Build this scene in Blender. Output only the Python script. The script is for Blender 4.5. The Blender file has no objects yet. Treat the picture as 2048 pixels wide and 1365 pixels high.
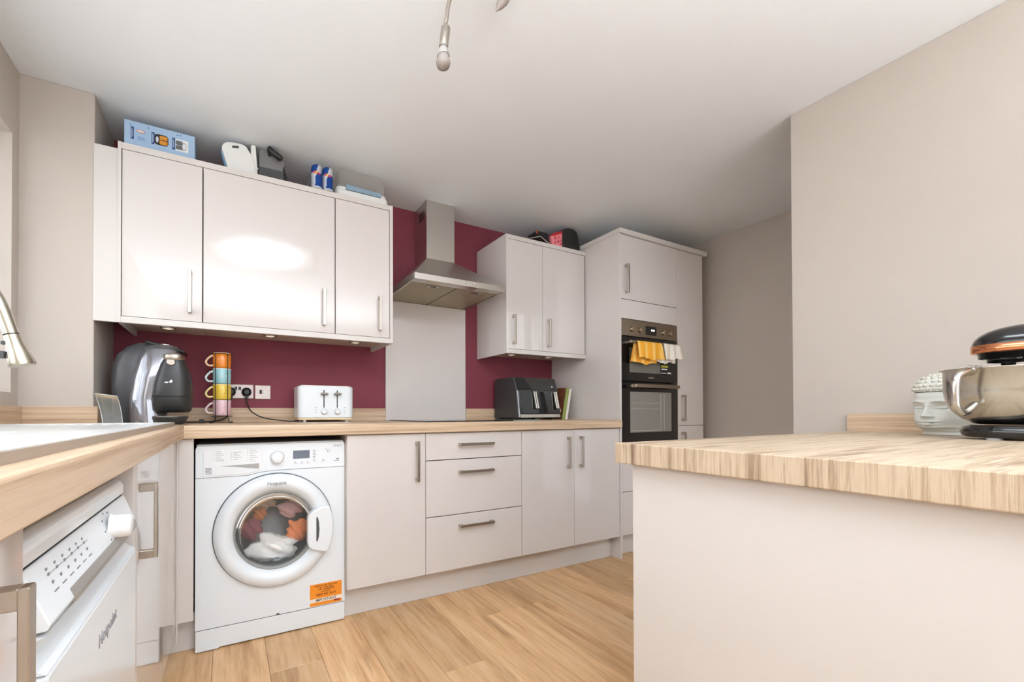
import bpy, bmesh, math, random
from mathutils import Vector, Matrix
random.seed(7)
C = bpy.context.scene.collection
PI = math.pi

# ------------------------------------------------------------------ camera
sc = bpy.context.scene
cam_d = bpy.data.cameras.new('camera'); cam = bpy.data.objects.new('camera', cam_d); C.objects.link(cam)
F_PX, CX, CY = 814.9, 860.0, 819.7
cam_d.sensor_fit = 'HORIZONTAL'; cam_d.sensor_width = 36.0
cam_d.lens = 36.0 * F_PX / 2048
cam_d.shift_x = (1024 - CX) / 2048
cam_d.shift_y = (CY - 682.5) / 2048
cam_d.clip_start = 0.02
yaw, pitch, roll = math.radians(26.335), math.radians(0.477), math.radians(-0.118)
fw = Vector((math.sin(yaw)*math.cos(pitch), math.cos(yaw)*math.cos(pitch), math.sin(pitch)))
rt = Vector((math.cos(yaw), -math.sin(yaw), 0)); up = rt.cross(fw)
r2 = rt*math.cos(roll) + up*math.sin(roll); u2 = up*math.cos(roll) - rt*math.sin(roll)
M = Matrix((r2, u2, -fw)).transposed().to_4x4(); M.translation = (0, 0, 0.962)
cam.matrix_world = M
sc.camera = cam

# ------------------------------------------------------------------ light and exposure
w = bpy.data.worlds.new('sky'); sc.world = w; w.use_nodes = True
w.node_tree.nodes['Background'].inputs[0].default_value = (0.97, 0.99, 1.02, 1)
w.node_tree.nodes['Background'].inputs[1].default_value = 2.4
sc.view_settings.view_transform = 'Standard'; sc.view_settings.look = 'None'
sc.view_settings.exposure = 0.25; sc.view_settings.gamma = 1.0; sc.view_settings.use_curve_mapping = False

def area(name, loc, target, sx, sy, power, col=(1, 1, 1), spread=PI):
    d = bpy.data.lights.new(name, 'AREA'); d.shape = 'RECTANGLE'; d.size = sx; d.size_y = sy
    d.energy = power; d.color = col; d.spread = spread
    o = bpy.data.objects.new(name, d); C.objects.link(o); o.location = loc
    o.rotation_euler = (Vector(target) - Vector(loc)).to_track_quat('-Z', 'Y').to_euler()
    return o
TINT = (0.945, 1.0, 1.09)
area('window_daylight', (-0.93, 1.05, 1.54), (1.0, 1.05, 1.40), 1.7, 0.95, 4.6, (0.96, 1.0, 1.05))
area('added_bounce_fill', (-0.1, -0.8, 1.45), (-0.1, -0.75, 2.3), 1.2, 1.2, 50, TINT, 2.5)  # added fill aimed at the ceiling, brightens the whole room
area('added_bounce_fill_2', (1.3, -1.2, 1.5), (1.3, -1.1, 2.3), 1.2, 1.2, 38, TINT, 2.6)  # second added ceiling fill, lifts the right-hand side
fl = bpy.data.lights.new('bounced_flash', 'SPOT'); fl.energy = 560; fl.spot_size = math.radians(40); fl.spot_blend = 0.7; fl.shadow_soft_size = 0.06; fl.color = TINT
flo = bpy.data.objects.new('bounced_flash', fl); C.objects.link(flo); flo.location = (0.12, 0.15, 1.30)
flo.rotation_euler = (Vector((0.25, 0.50, 2.3)) - Vector(flo.location)).to_track_quat('-Z', 'Y').to_euler()
for nm, lo, ta, a_, b_ in (('window_portal', (-0.98, 1.15, 1.54), (1, 1.15, 1.54), 1.9, 1.0), ('patio_portal', (0.75, -2.56, 1.11), (0.75, 2, 1.11), 2.7, 2.1), ('added_door_portal', (2.84, 0.81, 1.02), (2.84, 2, 1.02), 0.76, 2.04)):  # the side door one serves an opening added for light
    area(nm, lo, ta, a_, b_, 1).data.cycles.is_portal = True

# ------------------------------------------------------------------ materials
def lin(c):
    return tuple((x/12.92 if x <= 0.04045 else ((x+0.055)/1.055)**2.4) for x in c)
def hexc(h):
    h = h.lstrip('#'); return lin(tuple(int(h[i:i+2], 16)/255 for i in (0, 2, 4)))
def mat(name, col, rough=0.5, metal=0.0, coat=0.0, noise=0.0, nscale=60.0, bump=0.0, bscale=200.0, emit=None, spec=0.5, trans=0.0, alpha=1.0, stretch=(1, 1, 1)):
    m = bpy.data.materials.new(name); m.use_nodes = True
    n = m.node_tree.nodes; l = m.node_tree.links; b = n['Principled BSDF']
    c = hexc(col) if isinstance(col, str) else col
    b.inputs['Base Color'].default_value = (*c, 1); b.inputs['Roughness'].default_value = rough
    b.inputs['Metallic'].default_value = metal; b.inputs['Coat Weight'].default_value = coat
    b.inputs['Coat Roughness'].default_value = 0.04
    b.inputs['Specular IOR Level'].default_value = spec
    b.inputs['Transmission Weight'].default_value = trans
    b.inputs['Alpha'].default_value = alpha
    if emit: b.inputs['Emission Color'].default_value = (*hexc(emit[0]), 1); b.inputs['Emission Strength'].default_value = emit[1]
    tc = n.new('ShaderNodeTexCoord'); mp = n.new('ShaderNodeMapping'); mp.inputs['Scale'].default_value = stretch
    l.new(tc.outputs['Object'], mp.inputs['Vector'])
    t = n.new('ShaderNodeTexNoise'); t.inputs['Scale'].default_value = nscale; t.inputs['Detail'].default_value = 3
    l.new(mp.outputs['Vector'], t.inputs['Vector'])
    if noise:
        mx = n.new('ShaderNodeMix'); mx.data_type = 'RGBA'
        mx.inputs[6].default_value = (*[x*(1-noise) for x in c], 1); mx.inputs[7].default_value = (*[min(1, x*(1+noise)) for x in c], 1)
        l.new(t.outputs['Fac'], mx.inputs[0]); l.new(mx.outputs[2], b.inputs['Base Color'])
    if bump:
        t2 = n.new('ShaderNodeTexNoise'); t2.inputs['Scale'].default_value = bscale; l.new(mp.outputs['Vector'], t2.inputs['Vector'])
        bp = n.new('ShaderNodeBump'); bp.inputs['Strength'].default_value = bump; bp.inputs['Distance'].default_value = 0.002
        l.new(t2.outputs['Fac'], bp.inputs['Height']); l.new(bp.outputs['Normal'], b.inputs['Normal'])
    return m
def glass(name, tint=(1, 1, 1), refl=0.9, rough=0.02, dens=0.0):
    # clear pane: transparent body with a Fresnel reflection
    m = bpy.data.materials.new(name); m.use_nodes = True; n = m.node_tree.nodes; l = m.node_tree.links
    n.remove(n['Principled BSDF']); out = n['Material Output']
    tr = n.new('ShaderNodeBsdfTransparent'); tr.inputs[0].default_value = (*tint, 1)
    gl = n.new('ShaderNodeBsdfGlossy'); gl.inputs['Roughness'].default_value = rough
    df = n.new('ShaderNodeBsdfDiffuse'); df.inputs[0].default_value = (*tint, 1)
    m1 = n.new('ShaderNodeMixShader'); m1.inputs[0].default_value = dens
    l.new(tr.outputs[0], m1.inputs[1]); l.new(df.outputs[0], m1.inputs[2])
    fr = n.new('ShaderNodeFresnel'); fr.inputs[0].default_value = 1.5
    mu = n.new('ShaderNodeMath'); mu.operation = 'MULTIPLY'; mu.inputs[1].default_value = refl
    l.new(fr.outputs[0], mu.inputs[0])
    m2 = n.new('ShaderNodeMixShader'); l.new(mu.outputs[0], m2.inputs[0]); l.new(m1.outputs[0], m2.inputs[1]); l.new(gl.outputs[0], m2.inputs[2])
    l.new(m2.outputs[0], out.inputs[0])
    return m
def wood(name, stops, scale, rough=0.45, perobj=0.0, fine=0.35, bump=0.12, warp=0.0, streak=3.0, bands=0.0, bscale=(1, 1, 1)):
    m = bpy.data.materials.new(name); m.use_nodes = True; n = m.node_tree.nodes; l = m.node_tree.links; b = n['Principled BSDF']
    b.inputs['Roughness'].default_value = rough
    tc = n.new('ShaderNodeTexCoord'); vec = tc.outputs['Object']
    oi = n.new('ShaderNodeObjectInfo')
    if perobj:
        vm = n.new('ShaderNodeVectorMath'); vm.operation = 'SCALE'; vm.inputs[3].default_value = 1.0
        cb = n.new('ShaderNodeCombineXYZ')
        for i, k in enumerate((17.3, 41.7, 9.1)):
            mm = n.new('ShaderNodeMath'); mm.operation = 'MULTIPLY'; mm.inputs[1].default_value = k
            l.new(oi.outputs['Random'], mm.inputs[0]); l.new(mm.outputs[0], cb.inputs[i])
        va = n.new('ShaderNodeVectorMath'); va.operation = 'ADD'; l.new(vec, va.inputs[0]); l.new(cb.outputs[0], va.inputs[1]); vec = va.outputs[0]
    mp = n.new('ShaderNodeMapping'); mp.inputs['Scale'].default_value = scale; l.new(vec, mp.inputs['Vector'])
    t1 = n.new('ShaderNodeTexNoise'); t1.inputs['Scale'].default_value = 1.0; t1.inputs['Detail'].default_value = 4; t1.inputs['Roughness'].default_value = 0.6; t1.inputs['Distortion'].default_value = warp
    t2 = n.new('ShaderNodeTexNoise'); t2.inputs['Scale'].default_value = streak; t2.inputs['Detail'].default_value = 6; t2.inputs['Roughness'].default_value = 0.7
    l.new(mp.outputs[0], t1.inputs['Vector']); l.new(mp.outputs[0], t2.inputs['Vector'])
    mx = n.new('ShaderNodeMix'); mx.inputs[0].default_value = fine; l.new(t1.outputs['Fac'], mx.inputs[2]); l.new(t2.outputs['Fac'], mx.inputs[3])
    r = n.new('ShaderNodeValToRGB'); cr = r.color_ramp
    while len(cr.elements) < len(stops): cr.elements.new(0.5)
    for e, (p, c) in zip(cr.elements, stops): e.position = p; e.color = (*hexc(c), 1)
    l.new(mx.outputs[0], r.inputs[0]); col = r.outputs[0]
    if perobj:
        hs = n.new('ShaderNodeHueSaturation')
        mr = n.new('ShaderNodeMapRange'); mr.inputs[3].default_value = 1-perobj; mr.inputs[4].default_value = 1+perobj*0.7
        l.new(oi.outputs['Random'], mr.inputs[0]); l.new(mr.outputs[0], hs.inputs['Value']); l.new(col, hs.inputs['Color']); col = hs.outputs[0]
    if bands:
        m3 = n.new('ShaderNodeMapping'); m3.inputs['Scale'].default_value = bscale; l.new(vec, m3.inputs['Vector'])
        t3 = n.new('ShaderNodeTexNoise'); t3.inputs['Scale'].default_value = 1.0; t3.inputs['Detail'].default_value = 3; t3.inputs['Distortion'].default_value = 0.6; l.new(m3.outputs[0], t3.inputs['Vector'])
        r3 = n.new('ShaderNodeMapRange'); r3.inputs[1].default_value = 0.56; r3.inputs[2].default_value = 0.74; r3.inputs[3].default_value = 0.0; r3.inputs[4].default_value = bands
        l.new(t3.outputs['Fac'], r3.inputs[0])
        mb_ = n.new('ShaderNodeMix'); mb_.data_type = 'RGBA'; mb_.blend_type = 'MULTIPLY'; mb_.inputs[7].default_value = (0.42, 0.34, 0.27, 1)
        l.new(r3.outputs[0], mb_.inputs[0]); l.new(col, mb_.inputs[6]); col = mb_.outputs[2]
    l.new(col, b.inputs['Base Color'])
    bp = n.new('ShaderNodeBump'); bp.inputs['Strength'].default_value = bump; bp.inputs['Distance'].default_value = 0.001
    l.new(t2.outputs['Fac'], bp.inputs['Height']); l.new(bp.outputs['Normal'], b.inputs['Normal'])
    return m

WALL = mat('beige_wall_paint', '#C3B9AF', 0.85, noise=0.02, nscale=8, bump=0.15, bscale=350)
CEIL = mat('ceiling_paint', '#E8ECEE', 0.9, noise=0.015, nscale=5, bump=0.2, bscale=250)
MAROON = mat('maroon_wall_paint', '#823845', 0.7, noise=0.05, nscale=12, bump=0.2, bscale=350)
GLOSS = mat('cashmere_gloss_door', '#D8D2CE', 0.045, coat=0.4, noise=0.01, nscale=3)
PANEL = mat('cashmere_panel', '#D6D1CC', 0.3, noise=0.01, nscale=4)
INSIDE = mat('carcass_board', '#CDBFAF', 0.5, noise=0.02, nscale=5)
STEEL = mat('brushed_steel', '#CDC9C3', 0.32, 1.0, noise=0.06, nscale=40, stretch=(1, 1, 14))
NICKEL = mat('satin_nickel', '#BAB2A7', 0.33, 1.0, noise=0.04, nscale=60)
CHROME = mat('chrome', '#D5D2CC', 0.1, 1.0, noise=0.02, nscale=30)
DARK = mat('dark_gap', '#191614', 0.8, noise=0.1, nscale=20)
BLACK = mat('black_plastic', '#1B1B1C', 0.35, noise=0.08, nscale=50)
BLACKGLOSS = mat('black_gloss', '#0E0E10', 0.07, coat=0.5, noise=0.05, nscale=20)
GREYPL = mat('charcoal_plastic', '#4A4B4C', 0.42, noise=0.06, nscale=60)
WHITE = mat('white_enamel', '#E5EBEF', 0.22, coat=0.2, noise=0.008, nscale=4)
WHITEPL = mat('white_plastic', '#E9ECEE', 0.35, noise=0.01, nscale=8)
INK = mat('grey_print', '#8B8C90', 0.5, noise=0.02, nscale=30)
DINK = mat('dark_print', '#35363B', 0.5, noise=0.02, nscale=30)
W_STOPS = [(0.28, '#8E735A'), (0.40, '#B4977A'), (0.5, '#CBB193'), (0.60, '#D8C2A6'), (0.72, '#C6AB8D')]
WOODX = wood('worktop_wood_along_x', W_STOPS, (1.3, 34, 60))
WOODY = wood('worktop_wood_along_y', W_STOPS, (34, 1.3, 60))
WOODP = wood('peninsula_wood', [(0.30, '#64503F'), (0.38, '#8F7962'), (0.44, '#B9A288'), (0.5, '#CDBBA1'), (0.56, '#AE967B'), (0.63, '#D6C5AC'), (0.72, '#9C856C')], (1.0, 30, 1.0), fine=0.5, bands=0.95, bscale=(1.3, 23, 1.6))
OAK = wood('oak_floor', [(0.24, '#976A43'), (0.38, '#C49565'), (0.5, '#DBB080'), (0.62, '#E8C397'), (0.8, '#CC9D6D')], (11, 0.9, 10), rough=0.38, perobj=0.17, fine=0.45, bump=0.2, warp=1.6, streak=5.0, bands=0.55, bscale=(9, 1.8, 4))

# ------------------------------------------------------------------ mesh helpers (world coordinates; part() moves them under their parent)
class MB:
    def __init__(s): s.bm = bmesh.new(); s.mi = 0
    def _add(s, verts, faces, smooth=False, mi=None):
        vs = [s.bm.verts.new(v) for v in verts]
        for f in faces:
            try:
                fc = s.bm.faces.new([vs[i] for i in f]); fc.smooth = smooth; fc.material_index = s.mi if mi is None else mi
            except ValueError: pass
        return s
    def merge(s, o, smooth=None):
        o.verts.index_update()
        vs = [s.bm.verts.new(v.co) for v in o.verts]
        for f in o.faces:
            fc = s.bm.faces.new([vs[v.index] for v in f.verts]); fc.smooth = f.smooth if smooth is None else smooth; fc.material_index = s.mi
        o.free(); return s
    def box(s, x0, x1, y0, y1, z0, z1, bev=0.0, seg=2):
        b = bmesh.new(); bmesh.ops.create_cube(b, size=1)
        for v in b.verts: v.co = ((x0+x1)/2+v.co.x*(x1-x0), (y0+y1)/2+v.co.y*(y1-y0), (z0+z1)/2+v.co.z*(z1-z0))
        if bev: bmesh.ops.bevel(b, geom=list(b.edges), offset=bev, segments=seg, affect='EDGES', profile=0.5)
        return s.merge(b)
    def rings(s, rings, closed=True, cap0=True, cap1=True, smooth=True):
        n = len(rings[0]); vs = []; fs = []
        for r in rings: vs += [tuple(p) for p in r]
        for i in range(len(rings)-1):
            for j in range(n if closed else n-1):
                a = i*n+j; b = i*n+(j+1) % n
                fs.append((a, b, b+n, a+n))
        s._add(vs, fs, smooth)
        if closed and cap0: s._add([tuple(p) for p in rings[0]], [tuple(range(n))[::-1]])
        if closed and cap1: s._add([tuple(p) for p in rings[-1]], [tuple(range(n))])
        return s
    def cyl(s, p0, p1, r0, r1=None, seg=24, cap=True):
        return s.tube([p0, p1], [r0, r0 if r1 is None else r1], seg, cap)
    def tube(s, pts, r, seg=10, cap=True):
        pts = [Vector(p) for p in pts]; rs = r if isinstance(r, (list, tuple)) else [r]*len(pts)
        t0 = (pts[1]-pts[0]).normalized(); a = Vector((0, 0, 1)) if abs(t0.z) < 0.9 else Vector((1, 0, 0))
        nrm = t0.cross(a).normalized(); rings = []
        for i, p in enumerate(pts):
            t = (pts[min(i+1, len(pts)-1)]-pts[max(i-1, 0)]).normalized()
            nrm = (nrm - t*nrm.dot(t)).normalized(); bn = t.cross(nrm)
            rings.append([p + (nrm*math.cos(2*PI*k/seg)+bn*math.sin(2*PI*k/seg))*rs[i] for k in range(seg)])
        return s.rings(rings, True, cap, cap)
    def lathe(s, prof, c, seg=40, axis='z', cap0=True, cap1=True):
        # prof: (radius, height); axis 'z' up, 'y-' towards the viewer (-y), 'x-' towards -x
        rings = []
        for r, h in prof:
            ring = []
            for k in range(seg):
                a = 2*PI*k/seg; u, v = r*math.cos(a), r*math.sin(a)
                if axis == 'z': q = (c[0]+u, c[1]+v, c[2]+h)
                elif axis == 'y-': q = (c[0]+u, c[1]-h, c[2]+v)
                else: q = (c[0]-h, c[1]+u, c[2]+v)
                ring.append(q)
            rings.append(ring)
        return s.rings(rings, True, cap0, cap1)
    def prism(s, poly, axis, a, b, bev=0.0):
        # poly in the two other axes (x: (y,z); y: (x,z); z: (x,y))
        f = {'x': lambda p, t: (t, p[0], p[1]), 'y': lambda p, t: (p[0], t, p[1]), 'z': lambda p, t: (p[0], p[1], t)}[axis]
        n = len(poly); bb = bmesh.new()
        v = [bb.verts.new(f(p, a)) for p in poly] + [bb.verts.new(f(p, b)) for p in poly]
        bb.faces.new(v[:n]); bb.faces.new(v[n:][::-1])
        for i in range(n): bb.faces.new((v[i], v[n+i], v[n+(i+1) % n], v[(i+1) % n]))
        bmesh.ops.recalc_face_normals(bb, faces=bb.faces)
        if bev: bmesh.ops.bevel(bb, geom=list(bb.edges), offset=bev, segments=2, affect='EDGES', profile=0.5)
        return s.merge(bb)
    def grid(s, fn, nu, nv, smooth=True, closed_u=False):
        vs = [fn(i/nu, j/nv) for j in range(nv+1) for i in range(nu+1)]
        fs = [(j*(nu+1)+i, j*(nu+1)+i+1, (j+1)*(nu+1)+i+1, (j+1)*(nu+1)+i) for j in range(nv) for i in range(nu)]
        return s._add(vs, fs, smooth)
    def xf(s, mx):
        bmesh.ops.transform(s.bm, matrix=mx, verts=s.bm.verts); return s
    def fix(s):
        bmesh.ops.remove_doubles(s.bm, verts=s.bm.verts, dist=1e-6)
        bmesh.ops.recalc_face_normals(s.bm, faces=s.bm.faces); return s
def worldloc(o):
    p = Vector((0, 0, 0))
    while o: p += o.location; o = o.parent
    return p
def part(name, mb, m, parent=None, label=None, kind=None, loc=None):
    """link a mesh as one object; with loc it is a top-level mesh whose origin is loc"""
    o0 = worldloc(parent) if parent else Vector(loc or (0, 0, 0))
    bmesh.ops.recalc_face_normals(mb.bm, faces=mb.bm.faces)
    bmesh.ops.translate(mb.bm, verts=mb.bm.verts, vec=-o0)
    me = bpy.data.meshes.new(name); mb.bm.to_mesh(me); mb.bm.free()
    for x in (m if isinstance(m, (list, tuple)) else [m]): me.materials.append(x)
    o = bpy.data.objects.new(name, me); C.objects.link(o)
    if parent: o.parent = parent
    else: o.location = o0
    if label: o['label'] = label
    if kind: o['kind'] = kind
    return o
def tag(o, label, cat, group=None):
    o['label'] = label; o['category'] = cat
    if group: o['group'] = group
    return o
def thing(name, label, cat, loc, group=None):
    o = bpy.data.objects.new(name, None); C.objects.link(o); o.location = loc; o.empty_display_size = 0.05
    return tag(o, label, cat, group)
def struct(name, mb, m, label=None): return part(name, mb, m, None, label, 'structure')
def text(body, size, org, right, upv, m, parent, name='lettering', depth=0.0004, bold=0.0, align='CENTER', label=None):
    cu = bpy.data.curves.new('t', 'FONT'); cu.body = body; cu.size = size; cu.align_x = align; cu.align_y = 'CENTER'
    cu.extrude = depth; cu.resolution_u = 3; cu.offset = bold
    to = bpy.data.objects.new('t', cu); C.objects.link(to); bpy.context.view_layer.update()
    me = bpy.data.meshes.new_from_object(to.evaluated_get(bpy.context.evaluated_depsgraph_get()))
    bpy.data.objects.remove(to); bpy.data.curves.remove(cu)
    r = Vector(right).normalized(); n = r.cross(Vector(upv)).normalized(); u = n.cross(r)
    mx = Matrix((r, u, n)).transposed().to_4x4(); mx.translation = Vector(org) - (worldloc(parent) if parent else Vector())
    me.transform(mx); me.name = name; me.materials.clear(); me.materials.append(m)
    o = bpy.data.objects.new(name, me); C.objects.link(o); o.parent = parent
    if label: o['label'] = label
    return o
def smooth_path(pts, n=6):
    P = [Vector(p) for p in pts]; out = []
    for i in range(len(P)-1):
        p0, p1, p2, p3 = P[max(i-1, 0)], P[i], P[i+1], P[min(i+2, len(P)-1)]
        for k in range(n):
            t = k/n
            out.append(0.5*((2*p1)+(-p0+p2)*t+(2*p0-5*p1+4*p2-p3)*t*t+(-p0+3*p1-3*p2+p3)*t**3))
    return out+[P[-1]]
def rrect(x0, x1, z0, z1, r, n=5):
    out = []
    for cx, cz, a0 in ((x1-r, z1-r, 0), (x0+r, z1-r, PI/2), (x0+r, z0+r, PI), (x1-r, z0+r, 1.5*PI)):
        out += [(cx+r*math.cos(a0+PI/2*k/n), cz+r*math.sin(a0+PI/2*k/n)) for k in range(n+1)]
    return out

# ================================================================== ROOM
ZC, YW, XL, XR = 2.308, 2.475, -0.741, 2.28
floor = struct('floor', MB().box(-1.0, 3.5, -2.6, 2.6, -0.05, -0.009), mat('subfloor', '#3A2A1C', 0.9, noise=0.1, nscale=10))
PW, PL = 0.193, 1.285
pm = None
for i in range(-5, 17):
    off = [0.335, -0.35, 0.75, 0.05, -0.6][i % 5] if i != 6 else 0.335
    for j in range(-3, 3):
        x0 = 0.14 + PW*i; y0 = off + PL*j
        if x0 + PW < XL or x0 > 3.4 or y0 + PL < -2.5 or y0 > 2.5: continue
        if pm is None:
            b = MB().box(0.0004, PW-0.0004, 0.0004, PL-0.0004, -0.009, 0.0, 0.0012, 1)
            b.bm.normal_update(); pm = bpy.data.meshes.new('plank'); b.bm.to_mesh(pm); b.bm.free(); pm.materials.append(OAK)
        o = bpy.data.objects.new('plank', pm); C.objects.link(o); o.parent = floor; o.location = (x0, y0, 0)
struct('ceiling', MB().box(-1.1, 3.5, -2.6, 2.6, ZC, ZC+0.1), CEIL)
struct('wall_back', MB().box(-0.505, 3.5, YW, 2.6, 0, ZC), MAROON, 'maroon painted wall behind the worktop')
struct('wall_pillar', MB().box(-1.0, -0.505, 2.15, 2.6, 0, ZC, 0.004), WALL, 'beige boxed pillar between window wall and wall cupboards')
struct('wall_recess', MB().box(3.36, 3.5, 0.92, YW, 0, ZC), WALL)
struct('wall_right', MB().box(XR, XR+0.12, -2.6, 0.92, 0, ZC, 0.003), WALL)
struct('wall_return', MB().box(XR+0.12, 2.46, 0.80, 0.918, 0, ZC).box(3.22, 3.5, 0.80, 0.918, 0, ZC).box(2.46, 3.22, 0.80, 0.918, 2.04, ZC), WALL)
wy0, wy1, wz0, wz1 = 0.2, 2.092, 1.043, 2.036
wl = MB().box(-1.0, XL, -2.6, wy0, 0, ZC).box(-1.0, XL, wy1, 2.15, 0, ZC).box(-1.0, XL, wy0, wy1, 0, wz0).box(-1.0, XL, wy0, wy1, wz1, ZC)
struct('wall_left', wl, WALL)
rx0, rx1, rz0, rz1 = -0.6, 2.1, 0.06, 2.16
wr = MB().box(XL, rx0, -2.6, -2.4, 0, ZC).box(rx1, XR, -2.6, -2.4, 0, ZC).box(rx0, rx1, -2.6, -2.4, 0, rz0).box(rx0, rx1, -2.6, -2.4, rz1, ZC)
struct('wall_rear', wr, WALL)
PANE = glass('window_glass', refl=0.8)
def window(name, axis, a0, a1, z0, z1, c):
    def bx(m, p0, p1, q0, q1, d):
        if axis == 'x': m.box(c-d, c+d, p0, p1, q0, q1)
        else: m.box(p0, p1, c-d, c+d, q0, q1)
        return m
    f = MB(); t = 0.05; mid = (a0+a1)/2
    for p in ((a0, a0+t, z0, z1), (a1-t, a1, z0, z1), (a0+t, a1-t, z0, z0+t), (a0+t, a1-t, z1-t, z1), (mid-t/2, mid+t/2, z0+t, z1-t)): bx(f, *p, 0.03)
    o = struct(name, f, WHITEPL)
    part('pane', bx(MB(), a0+t, mid-t/2, z0+t, z1-t, 0.004), PANE, o)
    part('pane', bx(MB(), mid+t/2, a1-t, z0+t, z1-t, 0.004), PANE, o)
    return o
window('window_1', 'x', wy0, wy1, wz0, wz1, -0.965)
window('door_1', 'y', rx0, rx1, rz0, rz1, -2.5)
window('added_light_door', 'y', 2.46, 3.22, 0.0, 2.04, 0.85)  # unseen glazed opening added to let sky light into the alcove
# worktop upstands
WT = 0.914
part('upstand', MB().box(XL, XL+0.018, -0.8, 2.15, WT, 0.992, 0.001), WOODY, None, loc=(XL, 0.7, WT))
tag(bpy.data.objects['upstand'], 'wood effect upstand along the window wall behind the sink', 'upstand')
def upstand(x0, x1, y0, y1, z0, z1, m, label):
    o = part('upstand', MB().box(x0, x1, y0, y1, z0, z1, 0.0012), m, None, loc=((x0+x1)/2, (y0+y1)/2, z0)); return tag(o, label, 'upstand')
upstand(XL+0.018, -0.487, 2.132, 2.15, WT, 0.992, WOODX, 'short wood effect upstand across the foot of the boxed pillar')
upstand(-0.505, -0.487, 2.15, 2.457, WT, 0.992, WOODY, 'wood effect upstand on the pillar side behind the clear plastic holder')
upstand(-0.487, 0.901, 2.457, YW, WT, 0.992, WOODX, 'wood effect upstand on maroon wall behind mugs and toaster')
upstand(1.501, 2.303, 2.457, YW, WT, 0.992, WOODX, 'wood effect upstand on maroon wall behind the air fryer')
o = part('upstand', MB().prism(rrect(-0.07, 0.735, 0.886, 0.956, 0.006), 'x', 2.262, XR-0.001), WOODY, None, loc=(2.27, 0.4, 0.886))
tag(o, 'wood effect upstand on the beige wall behind the white head', 'upstand')
o = part('splashback', MB().box(0.903, 1.499, 2.462, YW-0.003, WT+0.001, 1.688, 0.001), GLOSS, None, loc=(1.2, 2.47, WT))
tag(o, 'tall glossy cashmere splashback panel between hob and extractor hood', 'splashback')

# ================================================================== HANDLES
def handle(door, p, L, horiz=False, face='y', t=0.030):
    """bar handle with two square feet; p = centre on the door face, face 'y': towards -y, 'x': towards +x"""
    m = MB(); h = L/2; w_ = 0.007
    def bx(a0, a1, b0, b1, d0, d1):
        # a: across, b: along, d: out of the door
        if face == 'y':
            if horiz: m.box(p[0]+b0, p[0]+b1, p[1]-d1, p[1]-d0, p[2]+a0, p[2]+a1, 0.0012, 1)
            else: m.box(p[0]+a0, p[0]+a1, p[1]-d1, p[1]-d0, p[2]+b0, p[2]+b1, 0.0012, 1)
        else: m.box(p[0]+d0, p[0]+d1, p[1]+a0, p[1]+a1, p[2]+b0, p[2]+b1, 0.0012, 1)
    bx(-w_, w_, -h, h, t-0.008, t)
    bx(-w_, w_, -h, -h+0.018, 0, t-0.007); bx(-w_, w_, h-0.018, h, 0, t-0.007)
    return part('handle', m, NICKEL, door)
def door_y(parent, x0, x1, z0, z1, y, m=None, name='door', th=0.019):
    return part(name, MB().box(x0, x1, y, y+th, z0, z1, 0.0015, 2), m or GLOSS, parent)
def carcass_y(parent, x0, x1, z0, z1, y, yb, m=None):
    t = 0.018
    b = MB().box(x0, x0+t, y, yb, z0, z1).box(x1-t, x1, y, yb, z0, z1).box(x0+t, x1-t, y, yb, z0, z0+t).box(x0+t, x1-t, y, yb, z1-t, z1).box(x0+t, x1-t, yb-0.008, yb, z0+t, z1-t)
    return part('carcass', b, m or INSIDE, parent)

YB = YW-0.004
# ================================================================== WALL CUPBOARDS
YU = 2.125
GW = 'wall cupboards left of the hood'
zb, zt_ = 1.377, 2.090
wl_ = [(-0.4075, -0.1075, 'glossy cashmere wall cupboard, narrow one beside the pillar', -0.155),
       (-0.1045, 0.4985, 'widest glossy cashmere wall cupboard, between the two narrow ones', 0.440),
       (0.5015, 0.8025, 'glossy cashmere wall cupboard, narrow one beside the extractor hood', 0.742)]
for x0, x1, lab, hx in wl_:
    t = thing('wall_cabinet', lab, 'cupboard', ((x0+x1)/2, 2.3, zb), GW)
    carcass_y(t, x0, x1, zb, zt_, YU+0.021, YB)
    d = door_y(t, x0+0.001, x1-0.001, zb+0.001, zt_-0.001, YU)
    handle(d, (hx, YU, 1.508), 0.19)
t = thing('cabinet_surround', 'cashmere frame of end panels, top board and pelmet around three wall cupboards', 'panel', (0.2, 2.3, 1.349))
part('end_panel', MB().box(-0.4215, -0.409, YU-0.003, YB, 1.349, 2.119, 0.001), PANEL, t)
part('end_panel', MB().box(0.804, 0.822, YU-0.003, YB, 1.349, 2.119, 0.001), PANEL, t)
part('top_board', MB().box(-0.409, 0.804, YU-0.002, YB, 2.091, 2.118, 0.001), PANEL, t)
part('pelmet', MB().box(-0.409, 0.804, YU-0.002, YU+0.02, 1.349, 1.376, 0.001), PANEL, t)
part('filler_panel', MB().box(-0.506, -0.422, 2.140, 2.158, 1.352, 2.095, 0.001), PANEL, t)
t = thing('wall_cabinet', 'cashmere two-door wall cupboard between extractor hood and tall oven housing', 'cupboard', (1.95, 2.3, 1.346))
carcass_y(t, 1.6145, 2.293, zb, zt_, YU+0.021, YB)
d = door_y(t, 1.6155, 1.903, zb+0.001, zt_-0.001, YU); handle(d, (1.655, YU, 1.502), 0.19)
d = door_y(t, 1.906, 2.292, zb+0.001, zt_-0.001, YU); handle(d, (1.950, YU, 1.502), 0.19)
part('end_panel', MB().box(1.600, 1.6140, YU-0.003, YB, 1.346, 2.119, 0.001), GLOSS, t)
part('top_board', MB().box(1.6145, 2.301, YU-0.002, YB, 2.091, 2.118, 0.001), PANEL, t)
part('pelmet', MB().box(1.6145, 2.301, YU-0.002, YU+0.02, 1.348, 1.376, 0.001), PANEL, t)
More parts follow.
